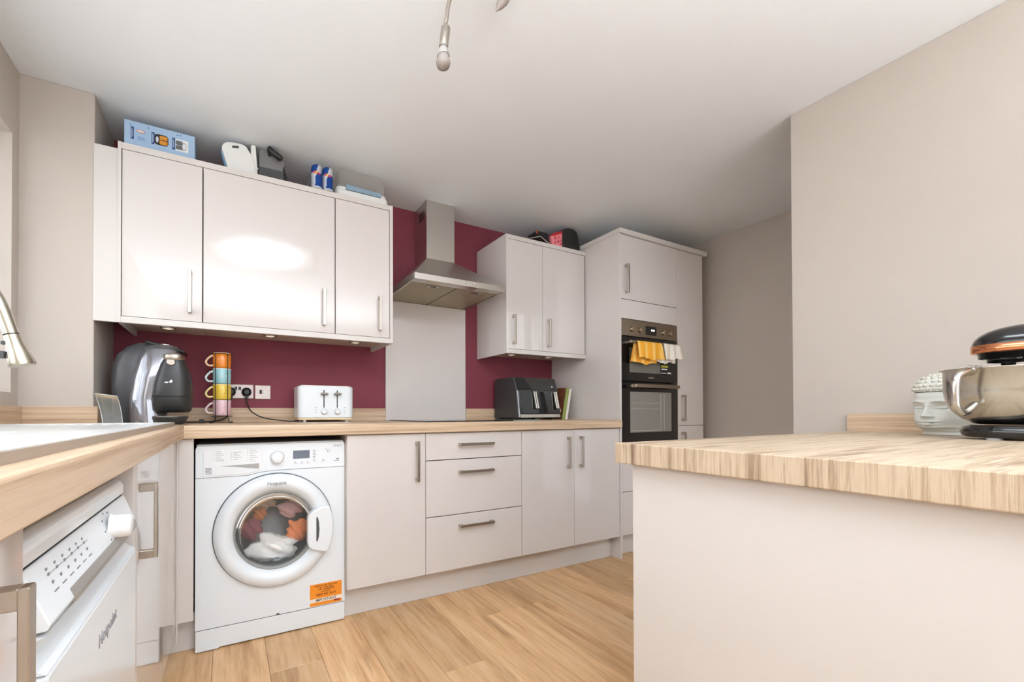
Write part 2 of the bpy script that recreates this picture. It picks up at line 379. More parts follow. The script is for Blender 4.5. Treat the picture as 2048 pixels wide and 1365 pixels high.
# under-cupboard lights
def puck(x, y, lab, g):
    t = thing('cabinet_light', lab, 'light', (x, y, zb), g)
    part('rim', MB().lathe([(0.034, 0), (0.034, -0.012), (0.031, -0.016), (0.026, -0.016), (0.026, -0.012)], (x, y, zb), 28), NICKEL, t)
    part('lens', MB().lathe([(0.0255, -0.004), (0.0255, -0.0125), (0.016, -0.0145)], (x, y, zb), 24), LENS, t)
LENS = mat('frosted_lens', '#F2EBDD', 0.3, emit=('#FFF1D8', 0.6))
puck(-0.255, 2.27, 'round silver light under the narrow cupboard above the coffee machine', 'round lights under the wall cupboards')
puck(0.195, 2.27, 'round silver light under the widest wall cupboard', 'round lights under the wall cupboards')
puck(0.65, 2.27, 'round silver light under the cupboard beside the extractor hood', 'round lights under the wall cupboards')
puck(1.76, 2.28, 'round silver light under the two-door cupboard, hood side', 'round lights under the wall cupboards')
puck(2.09, 2.28, 'round silver light under the two-door cupboard, oven side', 'round lights under the wall cupboards')
for x in (-0.255, 0.195, 0.65, 1.76, 2.09):
    d = bpy.data.lights.new('cabinet_lamp', 'SPOT'); d.energy = 0.35; d.color = (1, 0.86, 0.7); d.spot_size = 2.4; d.spot_blend = 1; d.shadow_soft_size = 0.02
    o = bpy.data.objects.new('cabinet_lamp', d); C.objects.link(o); o.location = (x, 2.27, zb-0.02)

# ================================================================== BASE CUPBOARDS
YD = 1.845
ztop = 0.861
def base(name, lab, x0, x1, grp=None):
    t = thing(name, lab, 'cupboard', ((x0+x1)/2, 2.15, 0.15), grp)
    carcass_y(t, x0, x1, 0.15, ztop, YD+0.021, 2.44)
    return t
GB = 'base cupboards under the back worktop'
t = base('base_cabinet', 'single-door cashmere base cupboard beside the washing machine', 0.487, 0.888, GB)
d = door_y(t, 0.489, 0.887, 0.15, ztop-0.002, YD); handle(d, (0.838, YD, 0.722), 0.198)
t = base('drawer_cabinet', 'three-drawer cashmere unit under the hob', 0.8885, 1.4935, GB)
for z0, z1, hz in ((0.722, ztop-0.002, 0.798), (0.435, 0.718, 0.655), (0.15, 0.431, 0.374)):
    d = door_y(t, 0.890, 1.492, z0, z1, YD, name='drawer'); handle(d, (1.183, YD, hz), 0.212, True)
t = base('base_cabinet', 'two-door cashmere base cupboard beside the tall oven housing', 1.494, 2.2985, GB)
d = door_y(t, 1.496, 1.895, 0.15, ztop-0.002, YD); handle(d, (1.845, YD, 0.722), 0.19)
d = door_y(t, 1.898, 2.297, 0.15, ztop-0.002, YD); handle(d, (1.948, YD, 0.722), 0.19)
o = part('plinth', MB().box(0.488, 2.302, 1.912, 1.928, 0.001, 0.149, 0.001), PANEL, None, loc=(1.4, 1.92, 0)); tag(o, 'cashmere plinth along the floor under the back base cupboards', 'plinth')
# worktops
prof = [(1.825, WT-0.006), (1.827, WT-0.002), (1.832, WT), (YB, WT), (YB, 0.863), (1.828, 0.863), (1.825, 0.866)]
o = part('worktop', MB().prism(prof, 'x', -0.1535, 2.302), WOODX, None, loc=(1.1, 2.15, 0.863)); tag(o, 'wood effect worktop along the maroon wall with toaster and hob', 'worktop')
XF = -0.155
lw = MB().prism([(XF, WT-0.006), (XF-0.002, WT-0.002), (XF-0.007, WT), (-0.262, WT), (-0.262, 0.863), (XF-0.003, 0.863), (XF, 0.866)], 'y', -0.8, 1.8247)
lw.box(-0.262, XF+0.0005, 1.8247, YB, 0.863, WT).box(-0.505, -0.262, 1.80, YB, 0.863, WT).box(XL, -0.505, 1.80, 2.15, 0.863, WT)
lw.box(XL, -0.262, -0.8, 0.30, 0.863, WT).box(XL, -0.655, 0.30, 1.80, 0.863, WT).box(-0.655, -0.262, 1.22, 1.80, 0.863, WT)
o = part('worktop', lw, WOODY, None, loc=(-0.4, 0.8, 0.863)); tag(o, 'wood effect worktop with inset sink along the window wall', 'worktop')
# corner post, plinth
t = thing('corner_post', 'cashmere corner filler post between washing machine and left cupboards', 'panel', (-0.15, 1.85, 0.15))
part('post_panel', MB().box(-0.178, -0.122, YD, YD+0.018, 0.15, 0.861, 0.001), PANEL, t)
part('post_panel', MB().box(-0.196, -0.178, 1.745, YD+0.018, 0.15, 0.861, 0.001), PANEL, t)
part('edge_strip', MB().box(-0.1775, -0.1725, 1.826, YD-0.001, 0.082, 0.861, 0.001), PANEL, t)
o = part('plinth', MB().box(-0.21, -0.122, 1.928, 1.944, 0.001, 0.149), PANEL, None, loc=(-0.16, 1.93, 0)); tag(o, 'short cashmere plinth piece in the corner beside the washing machine', 'plinth')
o = part('plinth', MB().box(-0.225, -0.21, 1.02, 1.944, 0.001, 0.149), PANEL, None, loc=(-0.22, 1.5, 0)); tag(o, 'cashmere plinth under the left cupboard by the dishwasher', 'plinth')
# left run cupboards
def base_x(lab, y0, y1, hy, hz):
    t = thing('base_cabinet', lab, 'cupboard', (-0.45, (y0+y1)/2, 0.15))
    b = MB(); T = 0.018
    b.box(XL+0.01, -0.2, y0, y0+T, 0.15, ztop).box(XL+0.01, -0.2, y1-T, y1, 0.15, ztop).box(XL+0.01, -0.2, y0+T, y1-T, 0.15, 0.15+T).box(XL+0.01, XL+0.02, y0+T, y1-T, 0.15+T, ztop)
    part('carcass', b, INSIDE, t)
    d = part('door', MB().box(-0.197, -0.178, y0+0.001, y1-0.001, 0.15, ztop-0.002, 0.0015), GLOSS, t)
    handle(d, (-0.178, hy, hz), 0.168, face='x', t=0.035)
    return t
base_x('glossy cashmere base cupboard between dishwasher and corner post', 1.064, 1.744, 1.112, 0.720)
base_x('glossy cashmere base cupboard nearest the camera, left of the dishwasher', -0.07, 0.532, 0.445, 0.738)
o = part('end_panel', MB().box(XL+0.01, -0.174, 1.022, 1.062, 0.01, 0.861, 0.001), PANEL, None, loc=(-0.4, 1.04, 0)); tag(o, 'narrow cashmere end panel standing right of the dishwasher', 'panel')

# ================================================================== TALL HOUSING
t = thing('oven_housing', 'tall cashmere housing cupboard holding the double oven', 'cupboard', (2.6, 2.15, 0), 'tall cupboards')
part('end_panel', MB().box(2.303, 2.3215, YD-0.002, YB, 0.001, 2.148, 0.001), GLOSS, t)
part('end_panel', MB().box(2.9135, 2.9215, YD-0.002, YB, 0.15, 2.148, 0.001), PANEL, t)
part('carcass', MB().box(2.3215, 2.9135, 1.87, YB, 0.15, 0.69).box(2.3215, 2.9135, 1.87, YB, 1.592, 2.148).box(2.3215, 2.9135, 2.44, YB, 0.69, 1.592), INSIDE, t)
d = door_y(t, 2.324, 2.912, 1.720, 2.146, YD+0.002); handle(d, (2.368, YD+0.002, 1.852), 0.192)
door_y(t, 2.324, 2.912, 1.590, 1.716, YD+0.002, name='filler_panel')
door_y(t, 2.324, 2.912, 0.438, 0.692, YD+0.002, name='drawer')
door_y(t, 2.324, 2.912, 0.15, 0.434, YD+0.002, name='drawer')
part('plinth', MB().box(2.3215, 2.92, 1.915, 1.93, 0.001, 0.149), PANEL, t)
t = thing('larder_cabinet', 'tall narrow cashmere larder cupboard right of the double oven', 'cupboard', (3.07, 2.15, 0), 'tall cupboards')
part('carcass', MB().box(2.9222, 3.222, 1.87, YB, 0.15, 2.148), INSIDE, t)
d = door_y(t, 2.924, 3.222, 0.868, 2.146, YD+0.002); handle(d, (2.962, YD+0.002, 0.995), 0.19)
d = door_y(t, 2.924, 3.222, 0.15, 0.864, YD+0.002); handle(d, (2.962, YD+0.002, 0.725), 0.19)
part('plinth', MB().box(2.921, 3.222, 1.915, 1.93, 0.001, 0.149), PANEL, t)
o = part('cornice_board', MB().box(2.303, 3.262, YD-0.012, YB, 2.149, 2.180, 0.001), PANEL, None, loc=(2.8, 2.1, 2.149)); tag(o, 'flat cashmere cornice board lying along the tall oven and larder cupboards', 'panel')

# ================================================================== PENINSULA
PZ = 0.886
o = part('worktop', MB().box(0.872, XR, -0.08, 0.713, PZ-0.05, PZ, 0.002), WOODP, None, loc=(1.5, 0.4, PZ-0.05)); tag(o, 'striped wood effect peninsula worktop under the stand mixer', 'worktop')
t = thing('peninsula_cabinet', 'cashmere peninsula base with plain end panel under the striped worktop', 'cupboard', (1.5, 0.4, 0))
part('end_panel', MB().box(0.896, 0.914, -0.065, 0.682, 0.001, PZ-0.051, 0.001), PANEL, t)
part('carcass', MB().box(0.915, XR-0.001, -0.06, 0.655, 0.1, PZ-0.051), INSIDE, t)
for k in range(3):
    x0 = 0.92+0.45*k; part('door', MB().box(x0, x0+0.447, 0.656, 0.675, 0.15, PZ-0.055, 0.0015), GLOSS, t)
part('plinth', MB().box(0.93, XR-0.001, 0.60, 0.615, 0.001, 0.099), PANEL, t)

# ================================================================== EXTRACTOR HOOD
t = thing('extractor_hood', 'brushed steel chimney extractor hood over the hob', 'extractor hood', (1.2, 2.25, 1.69))
hx0, hx1, hy0, hz0, hz1 = 0.899, 1.499, 2.0, 1.690, 1.724
cx0, cx1, cy0, cz = 1.116, 1.317, 2.297, 1.938
rim = MB().box(hx0, hx1, hy0, hy0+0.012, hz0, hz1, 0.001, 1).box(hx0, hx0+0.012, hy0+0.012, YW, hz0, hz1).box(hx1-0.012, hx1, hy0+0.012, YW, hz0, hz1)
part('rim', rim, STEEL, t)
part('canopy', MB().rings([[(hx0, hy0, hz1), (hx1, hy0, hz1), (hx1, YW, hz1), (hx0, YW, hz1)], [(cx0, cy0, cz), (cx1, cy0, cz), (cx1, YW, cz), (cx0, YW, cz)]], smooth=False), STEEL, t)
part('chimney', MB().box(cx0, cx1, cy0, YW, cz, ZC, 0.001), STEEL, t)
slots = MB()
for k in range(5): slots.box(cx0-0.0006, cx0+0.0005, cy0+0.03, cy0+0.11, 2.20+0.012*k, 2.206+0.012*k)
part('vent_slots', slots, DARK, t, kind='stuff')
part('base_plate', MB().box(hx0+0.012, hx1-0.012, hy0+0.012, 2.07, hz0+0.004, hz0+0.009), STEEL, t)
FILT = mat('filter_mesh', '#B5AA92', 0.45, 1.0, noise=0.25, nscale=900, bump=0.5, bscale=1200)
for x0, x1 in ((hx0+0.016, 1.196), (1.202, hx1-0.016)):
    f = part('grease_filter', MB().box(x0, x1, 2.072, YW-0.012, hz0+0.002, hz0+0.008, 0.001), FILT, t)
    xm = (x0+x1)/2
    part('filter_catch', MB().box(xm-0.035, xm+0.035, 2.078, 2.100, hz0-0.003, hz0+0.003, 0.001), CHROME, f)
    part('catch_slot', MB().box(xm-0.02, xm+0.02, 2.084, 2.094, hz0-0.0036, hz0-0.002), DARK, f)
    part('filter_edge', MB().box(x0, x1, YW-0.0125, YW-0.0095, hz0-0.001, hz0+0.007), CHROME, f)
for x in (1.04, 1.36):
    part('lamp_cover', MB().box(x-0.045, x+0.045, 2.018, 2.062, hz0+0.001, hz0+0.005, 0.002), mat('lamp_glass', '#CFC9BC', 0.15, noise=0.02), t)
for k in range(4):
    part('button', MB().lathe([(0.0055, 0), (0.0055, 0.004), (0.004, 0.006)], (1.222+0.022*k, hy0, 1.707), 16, 'y-'), CHROME, t)

# ================================================================== HOB
t = thing('hob', 'black ceramic hob set in the worktop below the hood', 'hob', (1.2, 2.17, WT))
part('glass_plate', MB().prism(rrect(0.908, 1.492, 1.905, 2.42, 0.012), 'z', WT, WT+0.006, 0.001), BLACKGLOSS, t)
zr = mat('hob_ring_print', '#55555A', 0.3, noise=0.02)
for x, y, r in ((1.05, 2.03, 0.09), (1.35, 2.03, 0.075), (1.05, 2.29, 0.075), (1.35, 2.29, 0.09)):
    part('cooking_zone', MB().lathe([(r, 0.0062), (r-0.003, 0.0064), (r-0.004, 0.0062)], (x, y, WT), 48, cap0=False, cap1=False), zr, t)

# ================================================================== DOUBLE OVEN
OY = 1.846
t = thing('double_oven', 'built-in black and steel double oven in the tall housing', 'oven', (2.618, 2.1, 0.695))
ox0, ox1 = 2.327, 2.910
part('oven_body', MB().box(ox0+0.02, ox1-0.02, 1.88, 2.40, 0.70, 1.58), DARK, t)
OSTEEL = mat('oven_steel', '#A0917F', 0.35, 1.0, noise=0.05, nscale=40, stretch=(1, 1, 14))
pn = part('control_panel', MB().box(ox0, ox1, OY, OY+0.03, 1.476, 1.586, 0.002), OSTEEL, t)
part('display', MB().box(2.566, 2.680, OY-0.0012, OY+0.001, 1.497, 1.556), BLACKGLOSS, pn)
text('18:30', 0.018, (2.640, OY-0.0014, 1.530), (1, 0, 0), (0, 0, 1), mat('display_digits', '#FFFFFF', 0.5, emit=('#EFF6FF', 2.0)), pn, 'digits')
for x in (2.424, 2.505, 2.748, 2.826):
    k = part('knob', MB().lathe([(0.017, 0), (0.016, 0.014), (0.014, 0.016)], (x, OY, 1.522), 24, 'y-').box(x-0.003, x+0.003, OY-0.021, OY-0.015, 1.507, 1.537), OSTEEL, pn)
DGL = mat('oven_door_glass', '#121213', 0.08, coat=0.4, noise=0.05)
OWIN = mat('oven_window_glass', '#6E6E66', 0.06, coat=0.4, noise=0.04, nscale=10)
OINT = mat('oven_window_inside', '#827F78', 0.35, coat=0.2, noise=0.04, nscale=8)
d1 = part('top_door', MB().box(ox0, ox1, OY-0.002, OY+0.03, 1.172, 1.470, 0.002), DGL, t)
part('window', MB().box(2.400, 2.716, OY-0.003, OY-0.0015, 1.232, 1.40), OWIN, d1)
part('handle', MB().box(2.345, 2.838, OY-0.056, OY-0.044, 1.418, 1.436, 0.003).box(2.355, 2.372, OY-0.046, OY-0.002, 1.42, 1.434).box(2.815, 2.832, OY-0.046, OY-0.002, 1.42, 1.434), OSTEEL, d1)
lb = part('energy_label', MB().box(2.716, 2.838, OY-0.0034, OY-0.0018, 1.222, 1.302), mat('label_black', '#131313', 0.4), d1)
ly = MB(); ly.box(2.724, 2.800, OY-0.0042, OY-0.003, 1.278, 1.294)
part('label_band', ly, mat('label_yellow', '#B5AE3A', 0.5), lb)
part('label_band', MB().box(2.728, 2.790, OY-0.0042, OY-0.003, 1.262, 1.271).box(2.722, 2.780, OY-0.0042, OY-0.003, 1.237, 1.241).box(2.795, 2.832, OY-0.0042, OY-0.003, 1.236, 1.246), WHITEPL, lb)
part('badge', MB().box(2.590, 2.646, OY-0.0034, OY-0.0018, 1.196, 1.205), NICKEL, d1)
d2 = part('main_door', MB().box(ox0, ox1, OY-0.002, OY+0.03, 0.700, 1.166, 0.002), DGL, t)
part('window', MB().box(2.403, 2.836, OY-0.003, OY-0.0015, 0.828, 1.102), OINT, d2)
rk = MB()
for z in (0.838, 0.985, 1.025): rk.box(2.41, 2.70, OY-0.0042, OY-0.0032, z, z+0.003)
for x in (2.715, 2.752): rk.box(x, x+0.006, OY-0.0042, OY-0.0032, 0.835, 1.09)
part('rack_lines', rk, mat('rack_wire', '#C8C5BC', 0.3, 0.5), d2)
part('handle', MB().box(2.395, 2.855, OY-0.056, OY-0.042, 1.128, 1.152, 0.003).box(2.36, 2.40, OY-0.05, OY-0.044, 1.126, 1.150, 0.002).box(2.405, 2.42, OY-0.044, OY-0.002, 1.13, 1.148).box(2.83, 2.845, OY-0.044, OY-0.002, 1.13, 1.148), OSTEEL, d2)
# tea towels folded over the upper handle
def towel(name, x0, x1, zf, zb_, m, label, flare, ph):
    y0 = OY-0.050; zt = 1.4385
    def fn(u, v, off):
        # v runs from the back hem over the bar to the front hem
        L1, L2 = zt-zb_, zt-zf; s = v*(L1+L2)-L1
        drop = abs(s); k = drop/max(L1, L2)
        a = (math.sin(u*13+ph)*0.008+math.sin(u*27+ph*3+s*20)*0.003)*k + math.sin(u*6+ph*2)*0.006*k
        x = x0+(x1-x0)*u + (u-0.5)*flare*k + (0.012*k if s > 0 else -0.03*k)
        if s > 0: y = y0-0.010-a-0.008*k
        else: y = y0+0.010+a*0.5
        e = min(1.0, drop/0.012)
        y = y0*(1-e)+y*e
        return (x, y-off*(1 if s > 0 else -1), zt+off-drop+(0.007*math.sin(u*8+ph)+0.003*math.sin(u*19+ph))*k)
    b = MB(); b.grid(lambda u, v: fn(u, v, 0.0), 44, 30); b.grid(lambda u, v: fn(u, v, 0.002), 44, 30)
    o = part(name, b, m, None, loc=((x0+x1)/2, y0, zt)); tag(o, label, 'tea towel', 'towels on the oven handle'); return o
def striped(name, c1, c2, sc_):
    m = mat(name, c1, 0.9, bump=0.4, bscale=500); n = m.node_tree.nodes; l = m.node_tree.links; b = n['Principled BSDF']
    tc = n.new('ShaderNodeTexCoord'); wv = n.new('ShaderNodeTexWave'); wv.inputs['Scale'].default_value = sc_; wv.inputs['Distortion'].default_value = 0.5
    l.new(tc.outputs['Object'], wv.inputs['Vector']); r = n.new('ShaderNodeValToRGB'); r.color_ramp.elements[0].position = 0.55; r.color_ramp.elements[0].color = (*hexc(c1), 1); r.color_ramp.elements[1].position = 0.8; r.color_ramp.elements[1].color = (*hexc(c2), 1)
    l.new(wv.outputs['Fac'], r.inputs[0]); l.new(r.outputs[0], b.inputs['Base Color']); return m
towel('tea_towel', 2.400, 2.648, 1.318, 1.292, striped('yellow_towelling', '#F0A92E', '#F6C566', 4.0), 'yellow striped tea towel hanging over the upper oven handle', 0.02, 0.3)
towel('tea_towel', 2.667, 2.842, 1.330, 1.305, striped('white_towelling', '#F1ECE2', '#DFD2BE', 5.0), 'white tea towel hanging over the upper oven handle', 0.03, 1.7)

# ================================================================== WASHING MACHINE
t = thing('washing_machine', 'white front loading washing machine under the worktop', 'washing machine', (0.185, 2.15, 0))
FX0, FX1, FY, FZ0, FZ1 = -0.118, 0.486, 1.88, 0.006, 0.830
dcx, dcz, R0, RG = 0.186, 0.460, 0.242, 0.166
hull = MB().box(FX0+0.004, FX0+0.01, FY+0.02, 2.42, 0.02, FZ1).box(FX1-0.01, FX1-0.004, FY+0.02, 2.42, 0.02, FZ1).box(FX0+0.01, FX1-0.01, 2.41, 2.42, 0.02, FZ1).box(FX0+0.01, FX1-0.01, FY+0.02, 2.41, 0.02, 0.03)
part('casing', hull, WHITE, t)
part('lid', MB().box(FX0+0.003, FX1-0.003, FY+0.012, 2.42, FZ1-0.006, FZ1+0.006, 0.004), WHITE, t)
def plate_with_hole(x0, x1, z0, z1, y, cx, cz, r, th):
    angs = sorted(set([2*PI*k/72 for k in range(72)] + [math.atan2(z-cz, x-cx) % (2*PI) for x in (x0, x1) for z in (z0, z1)]))
    inn, out = [], []
    for a in angs:
        c, s = math.cos(a), math.sin(a); inn.append((cx+r*c, cz+r*s))
        q = min([(x1-cx)/c if c > 1e-9 else 1e9, (x0-cx)/c if c < -1e-9 else 1e9, (z1-cz)/s if s > 1e-9 else 1e9, (z0-cz)/s if s < -1e-9 else 1e9])
        out.append((cx+q*c, cz+q*s))
    f = lambda P, yy: [(p[0], yy, p[1]) for p in P]
    return MB().rings([f(inn, y+th), f(inn, y), f(out, y), f(out, y+th)], True, False, False, smooth=False)
part('front_panel', plate_with_hole(FX0, FX1, 0.090, 0.6995, FY, dcx, dcz, R0-0.006, 0.02), WHITE, t)
# fascia with its stepped lower edge
fas = MB().prism([(FX0, 0.701), (0.075, 0.701), (0.125, 0.712), (0.19, 0.716), (FX1, 0.716), (FX1, FZ1-0.012), (FX1-0.006, FZ1), (FX0+0.006, FZ1), (FX0, FZ1-0.012)], 'y', FY-0.004, FY+0.03, 0.002)
fa = part('control_fascia', fas, WHITE, t)
part('front_panel_top', MB().prism([(0.077, 0.6995), (FX1, 0.6995), (FX1, 0.7145), (0.19, 0.7145), (0.126, 0.7105)], 'y', FY, FY+0.02), WHITE, t)
dr = part('detergent_drawer', MB().prism([(-0.091, 0.708), (0.078, 0.708), (0.131, 0.722), (0.131, 0.812), (-0.091, 0.814)], 'y', FY-0.0065, FY+0.01, 0.002), WHITEPL, fa)
part('drawer_grip', MB().prism([(-0.03, 0.7455), (0.118, 0.750), (0.118, 0.727), (0.07, 0.733), (0.02, 0.741)], 'y', FY-0.0072, FY-0.005), mat('recess_grey', '#A9A7A4', 0.5), dr)
lg = MB()
for cxl, rows in ((-0.055, 6), (0.01, 5), (0.072, 7)):
    for r in range(rows):
        z = 0.806-0.0075*r - (0.006 if rows == 5 else 0)
        lg.box(cxl, cxl+0.0022, FY-0.0070, FY-0.0062, z-0.001, z+0.0012).box(cxl+0.008, cxl+0.02+0.014*((r*7 + rows) % 3)/2+0.006, FY-0.0070, FY-0.0062, z-0.0006, z+0.0008)
for r in range(5): lg.box(-0.083, -0.060, FY-0.0070, FY-0.0062, 0.716+0.0055*r, 0.719+0.0055*r)
part('programme_print', lg, INK, dr, kind='stuff')
dial = part('programme_dial', MB().lathe([(0.030, 0.004), (0.029, 0.008), (0.026, 0.022), (0.023, 0.026), (0.014, 0.027)], (0.190, FY, 0.772), 36, 'y-'), WHITEPL, fa)
dm = MB()
for k in range(16):
    a = 2*PI*k/16; x, z = 0.190+0.025*math.cos(a), 0.772+0.025*math.sin(a); dm.box(x-0.0012, x+0.0012, FY-0.0252, FY-0.022, z-0.0012, z+0.0012)
part('dial_marks', dm, INK, dial, kind='stuff')
part('display', MB().box(0.256, 0.327, FY-0.0052, FY-0.003, 0.761, 0.797, 0.001), mat('lcd_grey', '#5F6774', 0.15, noise=0.12, nscale=300), fa)
part('button', MB().lathe([(0.0065, 0.003), (0.006, 0.0062)], (0.148, FY, 0.737), 20, 'y-'), WHITEPL, fa)
part('button', MB().lathe([(0.0085, 0.003), (0.008, 0.0062)], (0.388, FY, 0.775), 20, 'y-'), WHITEPL, fa)
lg = MB()
for k in range(3): lg.box(0.258+0.027*k, 0.274+0.027*k, FY-0.0048, FY-0.0038, 0.739, 0.7405).box(0.263+0.027*k, 0.267+0.027*k, FY-0.0048, FY-0.0038, 0.744, 0.748)
for k in range(4): lg.box(0.340, 0.357, FY-0.0048, FY-0.0038, 0.746+0.0145*k, 0.7475+0.0145*k).box(0.342, 0.350, FY-0.0048, FY-0.0038, 0.751+0.0145*k, 0.754+0.0145*k)
lg.box(0.378, 0.396, FY-0.0048, FY-0.0038, 0.742, 0.7435).box(0.383, 0.391, FY-0.0048, FY-0.0038, 0.748, 0.752)
for k in range(3): lg.box(0.396+0.004*k, 0.399+0.004*k, FY-0.0048, FY-0.0038, 0.797-0.005*k, 0.800-0.005*k).box(0.404, 0.42, FY-0.0048, FY-0.0038, 0.796-0.006*k, 0.797-0.006*k)
for k in range(4): lg.box(0.437+0.006*k, 0.4405+0.006*k, FY-0.0048, FY-0.0038, 0.742, 0.746)
lg.box(0.446, 0.458, FY-0.0048, FY-0.0038, 0.750, 0.755)
part('button_print', lg, INK, fa, kind='stuff')
text('Smart', 0.016, (0.452, FY-0.0042, 0.814), (1, 0, 0), (0, 0, 1), INK, fa)
# door
DARKGREY = mat('door_seam', '#55565A', 0.5, noise=0.02)
part('door_seam', MB().lathe([(R0+0.0025, 0.0), (R0+0.0025, 0.004), (R0-0.004, 0.004), (R0-0.004, 0)], (dcx, FY, dcz), 72, 'y-', False, False), DARKGREY, t)
dor = part('door_ring', MB().lathe([(R0-0.001, 0.001), (R0-0.001, 0.012), (R0-0.006, 0.022), (0.222, 0.032), (0.205, 0.036), (0.19, 0.033), (0.176, 0.022), (0.168, 0.012), (RG, 0.004), (RG, -0.02)], (dcx, FY, dcz), 80, 'y-', False, False), WHITE, t)
part('glass_seal', MB().lathe([(RG+0.002, 0.012), (RG-0.002, 0.0135), (RG-0.006, 0.010), (RG-0.010, 0.0)], (dcx, FY, dcz), 72, 'y-', False, False), mat('grey_rubber', '#8F918D', 0.3, noise=0.03), dor)
part('door_glass', MB().lathe([(RG-0.008, 0.006), (RG-0.016, -0.004), (RG-0.035, -0.022), (0.10, -0.033), (0.05, -0.038), (0.002, -0.039)], (dcx, FY, dcz), 64, 'y-', False, True), glass('door_glass', (0.86, 0.87, 0.86), 0.9, 0.03, 0.06), dor)
hp = [(0.311, 0.500), (0.314, 0.515), (0.333, 0.532), (0.372, 0.548)] + [(dcx+0.237*math.cos(a), dcz+0.237*math.sin(a)) for a in [math.radians(x) for x in (22, 14, 6, -2, -10, -18, -26, -29)]] + [(0.365, 0.352), (0.335, 0.362), (0.316, 0.376), (0.311, 0.392)]
hd = part('door_handle', MB().prism(hp, 'y', FY-0.052, FY-0.014, 0.006), WHITE, dor)
part('grip_shade', MB().prism([(0.347, 0.400), (0.352, 0.398), (0.3585, 0.42), (0.361, 0.452), (0.3585, 0.484), (0.352, 0.508), (0.347, 0.500)], 'y', FY-0.0528, FY-0.05), mat('hollow_shade', '#4A4A4C', 0.6), hd)  # raised dark crescent stands in for shade inside the grip hollow
text('Hotpoint', 0.021, (dcx, FY-0.0365, 0.6635), (1, 0, 0), (0, 0, 1), mat('brand_grey', '#5E6066', 0.4), dor)
part('kick_panel', MB().box(FX0, FX1, FY+0.002, FY+0.02, FZ0, 0.0865, 0.003), WHITE, t)
part('kick_seam', MB().box(FX0+0.002, FX1-0.002, FY+0.004, FY+0.02, 0.086, 0.0905), DARK, t)
part('kick_flap', MB().box(FX0+0.001, FX0+0.085, FY-0.0005, FY+0.002, 0.004, 0.022, 0.0008), WHITE, t)
part('rust_chip', MB().prism([(0.184, 0.0905), (0.203, 0.0905), (0.194, 0.0985)], 'y', FY-0.0004, FY+0.001), mat('rust', '#6B5546', 0.8, noise=0.3, nscale=200), t)
part('drum', MB().lathe([(0.20, -0.02), (0.205, -0.06), (0.205, -0.30), (0.0, -0.305)], (dcx, FY, dcz), 48, 'y-', False, True), mat('drum_steel', '#77787A', 0.35, 0.8, noise=0.1, nscale=80), t)
part('door_gasket', MB().lathe([(R0-0.008, -0.012), (RG+0.01, -0.016), (RG+0.004, -0.03), (RG-0.002, -0.055), (0.19, -0.07)], (dcx, FY, dcz), 64, 'y-', False, False), mat('gasket_grey', '#5C5F60', 0.5, noise=0.05), t)
st = part('warranty_sticker', MB().prism(rrect(0.329, 0.472, 0.093, 0.190, 0.003), 'y', FY-0.0008, FY+0.0005), mat('sticker_orange', '#EE9021', 0.5, noise=0.02), t, 'orange and white sticker')
part('sticker_band', MB().box(0.3292, 0.4718, FY-0.0011, FY-0.0004, 0.108, 0.125), mat('sticker_white', '#F3E6D8', 0.5), st)
BRN = mat('sticker_print', '#7A3A12', 0.5)
for body, size, x, z in (('REGISTER FOR YOUR FREE', 0.0085, 0.4005, 0.180), ('10', 0.0185, 0.372, 0.1665), ('YEAR PARTS', 0.0085, 0.412, 0.1705), ('GUARANTEE', 0.0085, 0.412, 0.1625), ('CALL FREE ON', 0.006, 0.4005, 0.153), ('0800 497 3414', 0.0145, 0.4005, 0.1405)):
    text(body, size, (x, FY-0.0010, z), (1, 0, 0), (0, 0, 1), BRN, st, bold=0.0002)
text('IMPORTANT', 0.0165, (0.4005, FY-0.0013, 0.1165), (1, 0, 0), (0, 0, 1), DINK, st, bold=0.0002)
part('sticker_badge', MB().box(0.436, 0.464, FY-0.0014, FY-0.0006, 0.1005, 0.1085), mat('badge_red', '#A3352A', 0.5), st)
# laundry in the drum
def cloth_blob(c, r, sc_, m, label, ph):
    b = bmesh.new(); bmesh.ops.create_icosphere(b, subdivisions=4, radius=1)
    for v in b.verts:
        p = v.co.copy(); f = 1+0.16*math.sin(5*p.x+ph+3*p.z)+0.10*math.sin(9*p.z+2*ph+4*p.x)+0.05*math.sin(17*p.x-11*p.z+ph)
        v.co = (c[0]+p.x*r*sc_[0]*f, c[1]+p.y*r*sc_[1]*(1+0.25*math.sin(7*p.x+6*p.z+ph)), c[2]+p.z*r*sc_[2]*f)
    mb = MB(); mb.merge(b, True)
    o = part('laundry', mb, m, None, loc=c); tag(o, label, 'laundry', 'washing inside the drum'); return o
def fab(n, c): return mat(n, c, 0.9, noise=0.12, nscale=25, bump=0.6, bscale=60)
cloth_blob((0.185, 1.955, 0.362), 0.080, (1.35, 0.45, 0.75), fab('white_cotton', '#F2EFEC'), 'crumpled white cloth at the bottom of the washing machine drum', 0.4)
cloth_blob((0.285, 1.955, 0.425), 0.052, (0.9, 0.5, 0.95), fab('orange_cotton', '#EE8A50'), 'crumpled orange cloth at the right of the drum', 1.9)
cloth_blob((0.085, 1.965, 0.450), 0.052, (0.9, 0.5, 0.95), fab('wine_cotton', '#7E3B49'), 'dark wine cloth at the left of the drum', 3.1)
cloth_blob((0.255, 1.975, 0.523), 0.055, (1.0, 0.5, 0.7), fab('pink_cotton', '#C99A9B'), 'pale pink cloth at the top right of the drum', 4.4)
cloth_blob((0.150, 1.985, 0.560), 0.045, (1.1, 0.5, 0.7), fab('tan_cotton', '#A88D7C'), 'tan cloth at the top of the drum', 5.3)
